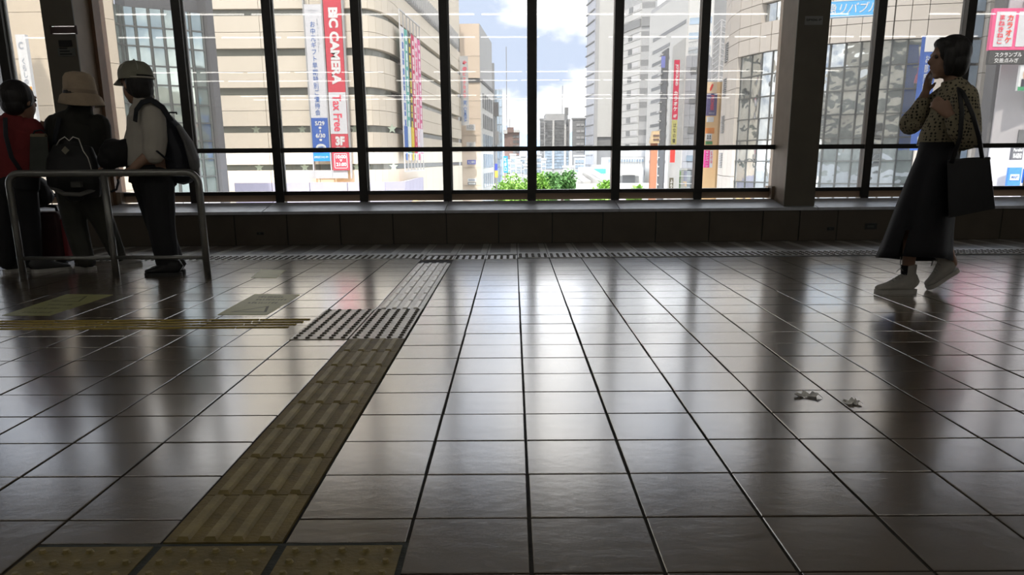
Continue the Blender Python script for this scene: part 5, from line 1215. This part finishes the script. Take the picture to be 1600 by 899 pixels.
c = MB(); q = Matrix((s_, f_, up3)).transposed(); c.ball(hc + up3 * hh * .10 - f_ * hh * .07, (hh * .40, hh * .43, hh * .41), 16, 10, q=q); c.ball(hc - up3 * hh * .12 - f_ * hh * .20, (hh * .34, hh * .27, hh * .27), 14, 8, q=q); remesh(c, 'hair', HAIR, red, .008, 1)
MB().tube([P(8, 184, -.18), P(9, 212, -.22), P(18, 246, -.20), P(32, 266, -.16)], [(.005, .018)] * 4, 8).build('body_strap', M_STRAP, red, smooth=True)
for (x0, dx_) in ((6, .06), (50, .14)):
    a = P(x0, 421, -.02); a.z = 0; shoe(red, a, a + Vector((dx_ + .06, .20, 0)), .10, .09, M_SNK, M_SOLEW)
ph = MB().hexa([P(64, 209, .20), P(70, 206, .22), P(70, 206, .235), P(64, 209, .215), P(71, 197, .24), P(77, 194, .26), P(77, 194, .275), P(71, 197, .255)]).build('smartphone', mat('red_phone_case', (.30, .02, .03), .4), None, base=P(67, 208, .22)); tag(ph, 'dark red phone held up beside the bucket hat person', 'phone')
# tote bag, black holdall and suitcase between them
tote = empty('tote_bag', P(60, 266, -.1), 'grey green tote bag hanging between red top and backpack', 'bag'); c = MB(); c.hexa([P(46, 266, -.13), P(78, 266, -.13), P(78, 266, .0), P(46, 266, .0), P(47, 214, -.10), P(74, 214, -.10), P(74, 214, -.04), P(47, 214, -.04)]); c.build('bag_body', mat('grey_green_canvas', (.055, .060, .050), .85, 0, .15, 10, .3, 30), tote)
MB().tube([P(50, 215, -.08), P(54, 205, -.07), P(64, 203, -.06), P(70, 207, -.06), P(72, 215, -.07)], .006, 6).build('handle', M_STRAP, tote, smooth=True); MB().tube([P(49, 213, -.07), P(72, 213, -.07)], .02, 8).build('pale_contents', mat('tan_cloth', (.22, .17, .11), .9), tote)
sc_ = empty('suitcase', PF(78, 418), 'dark red wheeled suitcase standing under the barrier', 'suitcase')
YS = 6.98; a = PY(52, 408, YS); bq = PY(101, 330, YS); M_SCASE = mat('dark_red_suitcase', (.045, .010, .010), .6, 0, .15, 12, .2, 40); M_SRED2 = mat('red_suitcase_side', (.22, .02, .025), .5)
def rbox(x0, x1, y0, y1, z0, z1, rr_, name, m, parent, seg=3):
    bm = bmesh.new(); bmesh.ops.create_cube(bm, size=1); off = wloc(parent)
    for v in bm.verts: v.co = Vector(((x0 + x1) / 2 + v.co.x * (x1 - x0), (y0 + y1) / 2 + v.co.y * (y1 - y0), (z0 + z1) / 2 + v.co.z * (z1 - z0))) - off
    bmesh.ops.bevel(bm, geom=bm.edges[:], offset=rr_, segments=seg, affect='EDGES', profile=.5); me = bpy.data.meshes.new(name); bm.to_mesh(me); bm.free(); me.materials.append(m)
    me.polygons.foreach_set('use_smooth', [True] * len(me.polygons)); return link(name, me, parent)
rbox(a.x, bq.x, YS - .12, YS + .14, .075, bq.z, .035, 'shell', M_SCASE, sc_); rbox(bq.x - .01, bq.x + .028, YS - .09, YS + .11, .08, bq.z - .06, .012, 'side_panel', M_SRED2, sc_)
for x in (a.x + .03, bq.x - .01):
    for y in (YS - .09, YS + .11): MB().tube([(x - .012, y, .03), (x + .012, y, .03)], .03, 12).build('wheel', M_SOLED, sc_, smooth=True); 
for x in (a.x + .05, bq.x - .05): MB().box(x - .02, x + .02, YS - .10, YS + .12, .045, .08).build('wheel_mount', M_SOLED, sc_)
MB().tube([(a.x + .06, YS, bq.z - .01), (a.x + .07, YS, bq.z + .035), ((a.x + bq.x) / 2, YS, bq.z + .045), (bq.x - .07, YS, bq.z + .035), (bq.x - .06, YS, bq.z - .01)], .012, 8).build('carry_handle', M_SOLED, sc_, smooth=True)
hd = empty('holdall', P(50, 322, -.02), 'black soft holdall resting on the suitcase', 'bag'); c = MB(); c.ball(PY(52, 298, YS), (r(27), .13, r(24)), 16, 10); c.ball(PY(66, 306, YS), (r(16), .11, r(15)), 12, 8); c.ball(PY(40, 306, YS), (r(15), .11, r(17)), 12, 8); remesh(c, 'bag_body', M_BLK, hd, .009, 2); MB().tube([PY(80, 300, YS - .05), PY(81, 318, YS - .06), PY(82, 320, YS - .06)], .004, 6).build('tassel', M_STRAP, hd)

# ---------- woman walking at the right
F = Fig(5.36); P = F.p; r = F.r
wom = empty('person', F.p(1430, 458), 'person with black bob in dotted blouse walking left at right', 'person')
hc = P(1482, 91); hh = r(58); fd = Vector((-1, .10, 0)).normalized()
b = MB(); f_, s_ = head(b, hc, hh, fd)
limb(b, [P(1487, 112), P(1489, 136)], [r(11), r(12)]); limb(b, [P(1490, 150), P(1486, 185), P(1472, 225), P(1470, 255)], [(r(24), r(16)), (r(23), r(21)), (r(20), r(19)), (r(24), r(25))])
# far arm raised to the mouth
fs, fe, fw_ = P(1478, 150, .17), P(1424, 194, .20), P(1446, 145, .10)
limb(b, [fs, fe, fw_], [r(11), r(9), r(6)]); hand(b, fw_, (.12, -.02, 1), (-.55, .8, 0), .95, (.05, .15, .2, .5), .75, 1, .16)
# near arm bent, hand on the bag strap
ns, ne, nw_ = P(1507, 152, -.17), P(1512, 214, -.20), P(1484, 180, -.24)
limb(b, [ns, ne, nw_], [r(12), r(10), r(6.5)]); hand(b, nw_, (-.72, .05, .62), (-.3, -.95, .1), .95, (.8, .85, .9, .9), .5, -1)
hF, kF, aF = P(1462, 262, -.05), P(1428, 345, -.05), P(1417, 432, -.04); hB, kB, aB = P(1474, 262, .06), P(1462, 350, .06), P(1488, 412, .07)
limb(b, [hF, kF, aF], [r(22), r(14), r(7.5)]); limb(b, [hB, kB, aB], [r(22), r(14), r(7.5)])
remesh(b, 'body', SK, wom, .0065, 2); eyes(wom, hc, hh, f_, s_)
c = MB(); q = Matrix((s_, f_, up3)).transposed()
c.ball(hc + up3 * hh * .13 - f_ * hh * .09, (hh * .43, hh * .435, hh * .42), 20, 12, q=q); c.ball(hc - up3 * hh * .12 - f_ * hh * .14, (hh * .43, hh * .36, hh * .34), 18, 10, q=q)
for k in (-1, 1): limb(c, [hc + s_ * k * hh * .33 + f_ * hh * .10 + up3 * hh * .15, hc + s_ * k * hh * .34 + f_ * hh * .10 - up3 * hh * .16, hc + s_ * k * hh * .31 + f_ * hh * .08 - up3 * hh * .34], [hh * .13, hh * .13, hh * .10])
c.ball(hc - up3 * hh * .26 - f_ * hh * .22, (hh * .38, hh * .24, hh * .22), 16, 8, q=q); c.ball(hc + up3 * hh * .34 + f_ * hh * .18, (hh * .32, hh * .18, hh * .14), 14, 8, q=q)
remesh(c, 'hair', HAIR, wom, .0075, 2)
def dotted(name, base, dot, scale):
    m = mat(name, base, .85, 0, .05, 8, .4, 14); t = m.node_tree; bsdf = t.nodes['Principled BSDF']; src = bsdf.inputs['Base Color'].links[0].from_socket
    tc_ = N(t, 'ShaderNodeTexCoord'); vo = N(t, 'ShaderNodeTexVoronoi'); vo.inputs['Scale'].default_value = scale; vo.inputs['Randomness'].default_value = .35
    ma = N(t, 'ShaderNodeMath', operation='LESS_THAN'); ma.inputs[1].default_value = .36; mx = N(t, 'ShaderNodeMix', data_type='RGBA')
    t.links.new(tc_.outputs['Object'], vo.inputs['Vector']); t.links.new(vo.outputs['Distance'], ma.inputs[0]); t.links.new(ma.outputs[0], mx.inputs['Factor']); t.links.new(src, mx.inputs[6]); mx.inputs[7].default_value = (*dot, 1)
    t.links.new(mx.outputs[2], bsdf.inputs['Base Color']); return m
M_BLOUSE = dotted('dotted_blouse', (.30, .26, .17), (.03, .027, .02), 52)
c = MB(); limb(c, [P(1489, 136), P(1492, 150), P(1487, 185), P(1474, 215), P(1470, 232)], [(r(20), r(15)), (r(32), r(25)), (r(31), r(32)), (r(29), r(34)), (r(28), r(35))], 18)
limb(c, [fs, P(1450, 172, .19), fe + Vector((-.005, 0, .005)), P(1434, 178, .15), P(1441, 160, .12)], [r(17), r(18), r(17), r(15), r(10)]); limb(c, [ns, P(1511, 188, -.19), ne, P(1497, 200, -.23), P(1488, 188, -.24)], [r(18), r(18), r(18), r(15), r(10)])
c.ball(P(1423, 197, .19), (r(13), .09, r(12)), 12, 8); c.ball(P(1512, 218, -.19), (r(14), .09, r(13)), 12, 8); c.tube([P(1490, 142), P(1486, 124)], [(r(19), r(17)), (r(14), r(13.5))], 14, up=(0, 1, 0)); remesh(c, 'blouse', M_BLOUSE, wom, .0075, 2)
# long flared skirt: closed shell of rings, front hem swung forward
M_SKIRT = mat('black_skirt_cloth', (.010, .010, .013), .85, 0, .2, 8, .4, 16)
ringdef = [(222, 1437, 1504, .15), (245, 1431, 1500, .20), (280, 1416, 1497, .23), (320, 1400, 1494, .25), (360, 1385, 1490, .26), (392, 1372, 1488, .27), (406, 1368, 1488, .27)]
c = MB(); n = 40; inner_ = []
for ph_, (y, xa, xb, dd) in enumerate(ringdef):
    for j in range(n):
        a = 2 * PI * j / n; xc = (xa + xb) / 2; rx = (xb - xa) / 2; wv = 1 + .045 * math.sin(7 * a + .6) * (ph_ / 6)
        lift = 6 * max(0, -math.cos(a)) * (ph_ == 6) - (2 if ph_ == 6 else 0)
        pt = P(xc + math.cos(a) * rx * wv, y - lift + (6 * math.sin(a) * (ph_ == 6) if math.sin(a) < 0 else 0), math.sin(a) * dd * wv); c.v.append(tuple(pt))
k = len(ringdef)
for i in range(k - 1):
    for j in range(n):
        if i >= k - 3 and j == 27: continue          # slit over the front shin
        c.f.append((i * n + j, i * n + (j + 1) % n, (i + 1) * n + (j + 1) % n, (i + 1) * n + j)); c.m.append(0)
c.f.append(tuple(range(n))); c.m.append(0)
sk_ = c.build('skirt', M_SKIRT, wom, smooth=True); sol = sk_.modifiers.new('cloth', 'SOLIDIFY'); sol.thickness = .006
M_CONV = mat('off_white_canvas', (.46, .44, .40), .8, 0, .08, 20, .2, 80); M_RUB = mat('white_rubber', (.50, .48, .44), .6); M_LACE = mat('pale_lace', (.35, .34, .32), .8)
hl = P(1429, 459, -.04); hl.z = 0; tt = P(1368, 458, -.06); tt.z = 0; shoe(wom, hl, tt, .108, .088, M_CONV, M_RUB, .10, lace=M_LACE)
MB().tube([P(1417, 434, -.04), P(1417, 414, -.04)], [r(8.8), r(8.6)], 14).build('sock', mat('dark_sock', (.015, .015, .018), .9), wom, smooth=True)
tb = P(1450, 454, .07); tb.z = .004; hb = P(1497, 424, .07); shoe(wom, hb, tb, .108, .088, M_CONV, M_RUB, .085, lace=M_LACE)
# shoulder bag
bag = empty('shoulder_bag', P(1518, 340, -.2), 'large black tote hanging from the shoulder of the walking person', 'bag'); M_BAG = mat('black_leather', (.010, .010, .011), .5, 0, .15, 12, .15, 50)
q8 = [P(1482, 341, -.30), P(1555, 326, -.24), P(1553, 324, -.10), P(1484, 338, -.14), P(1480, 252, -.27), P(1546, 247, -.23), P(1547, 248, -.13), P(1482, 252, -.17)]
MB().hexa(q8).build('bag_body', M_BAG, bag); MB().tube([P(1480, 253, -.22), P(1513, 249, -.22), P(1546, 248, -.18)], .010, 8).build('rim', M_BAG, bag)
MB().tube([P(1487, 255, -.27), P(1500, 215, -.30), P(1503, 175, -.31), P(1500, 150, -.28), P(1498, 138, -.19), P(1500, 137, -.12)], [(.005, .014)] * 6, 8, up=(0, -1, 0)).build('strap', M_BAG, bag, smooth=True)
MB().tube([P(1535, 250, -.22), P(1530, 215, -.30), P(1520, 180, -.31), P(1508, 152, -.29), P(1502, 139, -.20), P(1503, 138, -.12)], [(.005, .014)] * 6, 8, up=(0, -1, 0)).build('strap', M_BAG, bag, smooth=True)

# ---------- floor stickers and litter
M_STK = mat('yellow_green_floor_sticker', (.34, .33, .10), .45, 0, .12, 10); M_STKI = mat('sticker_print', (.12, .12, .05), .6)
def sticker(q, label, tri, lines):
    pts = [PF(*p_) for p_ in q]; o = MB().hexa([p_ + Vector((0, 0, .0004)) for p_ in pts] + [p_ + Vector((0, 0, .0014)) for p_ in pts]).build('floor_sticker', M_STK, None, base=pts[0]); tag(o, label, 'sticker')
    def uv(u, v): return pts[0].lerp(pts[1], u).lerp(pts[3].lerp(pts[2], u), v) + Vector((0, 0, .0018))
    if tri:
        tp = [uv(*t_) for t_ in tri]; cc = (tp[0] + tp[1] + tp[2]) / 3; c = MB()
        for i in range(3):
            a, b_ = tp[i], tp[(i + 1) % 3]; c.quad(a, b_, b_.lerp(cc, .22), a.lerp(cc, .22))
        c.build('arrow_outline', M_STKI, o, normals=False)
    for (v, u0, u1) in lines:
        c = MB(); u = u0; rr_ = random.Random(int(v * 100))
        while u < u1:
            du = rr_.uniform(.02, .05); c.quad(uv(u, v), uv(u + du, v), uv(u + du, v + rr_.uniform(.03, .09)), uv(u, v + .05)); u += du + rr_.uniform(.012, .035)
        c.build('worn_print', M_STKI, o, normals=False)
    return o
sticker([(3, 493.5), (77, 493.8), (177, 461), (105, 460)], 'yellow floor sticker with triangle at the far left', [(.10, .62), (.75, .62), (.55, .92)], [(.10, .25, .8), (.28, .2, .75), (.44, .3, .8)])
sticker([(339, 492.6), (417, 492.8), (469, 460.8), (398, 460)], 'yellow floor sticker with triangle near the dotted paving', [(.15, .12), (.9, .12), (.75, .40)], [(.52, .2, .8), (.68, .25, .85), (.82, .2, .7)])
sticker([(392, 434.5), (432, 434.8), (446, 422.5), (408, 422.2)], 'small yellow floor sticker near the warning strip', None, [])
def litter(px, py, w, d, label, seed):
    p0 = PF(px, py); rr_ = random.Random(seed); c = MB(); nx, ny = 7, 4
    for j in range(ny):
        for i in range(nx):
            c.v.append((p0.x + (i / (nx - 1) - .5) * w + rr_.uniform(-1, 1) * .006, p0.y + (j / (ny - 1) - .5) * d * (1 - .5 * abs(i / (nx - 1) - .5)) + rr_.uniform(-1, 1) * .012, .002 + rr_.random() * .014))
    for j in range(ny - 1):
        for i in range(nx - 1): c.f.append((j * nx + i, j * nx + i + 1, (j + 1) * nx + i + 1, (j + 1) * nx + i)); c.m.append(0)
    o = c.build('paper_scrap', mat('white_paper', (.80, .78, .74), .8), None, base=p0); tag(o, label, 'litter'); m_ = o.modifiers.new('thick', 'SOLIDIFY'); m_.thickness = .001
litter(1261, 620, .085, .045, 'larger crumpled white paper scrap on the floor at right', 1); litter(1331, 631, .05, .05, 'smaller torn paper scrap right of the larger one', 4)

bpy.data.scenes.remove(TXT)
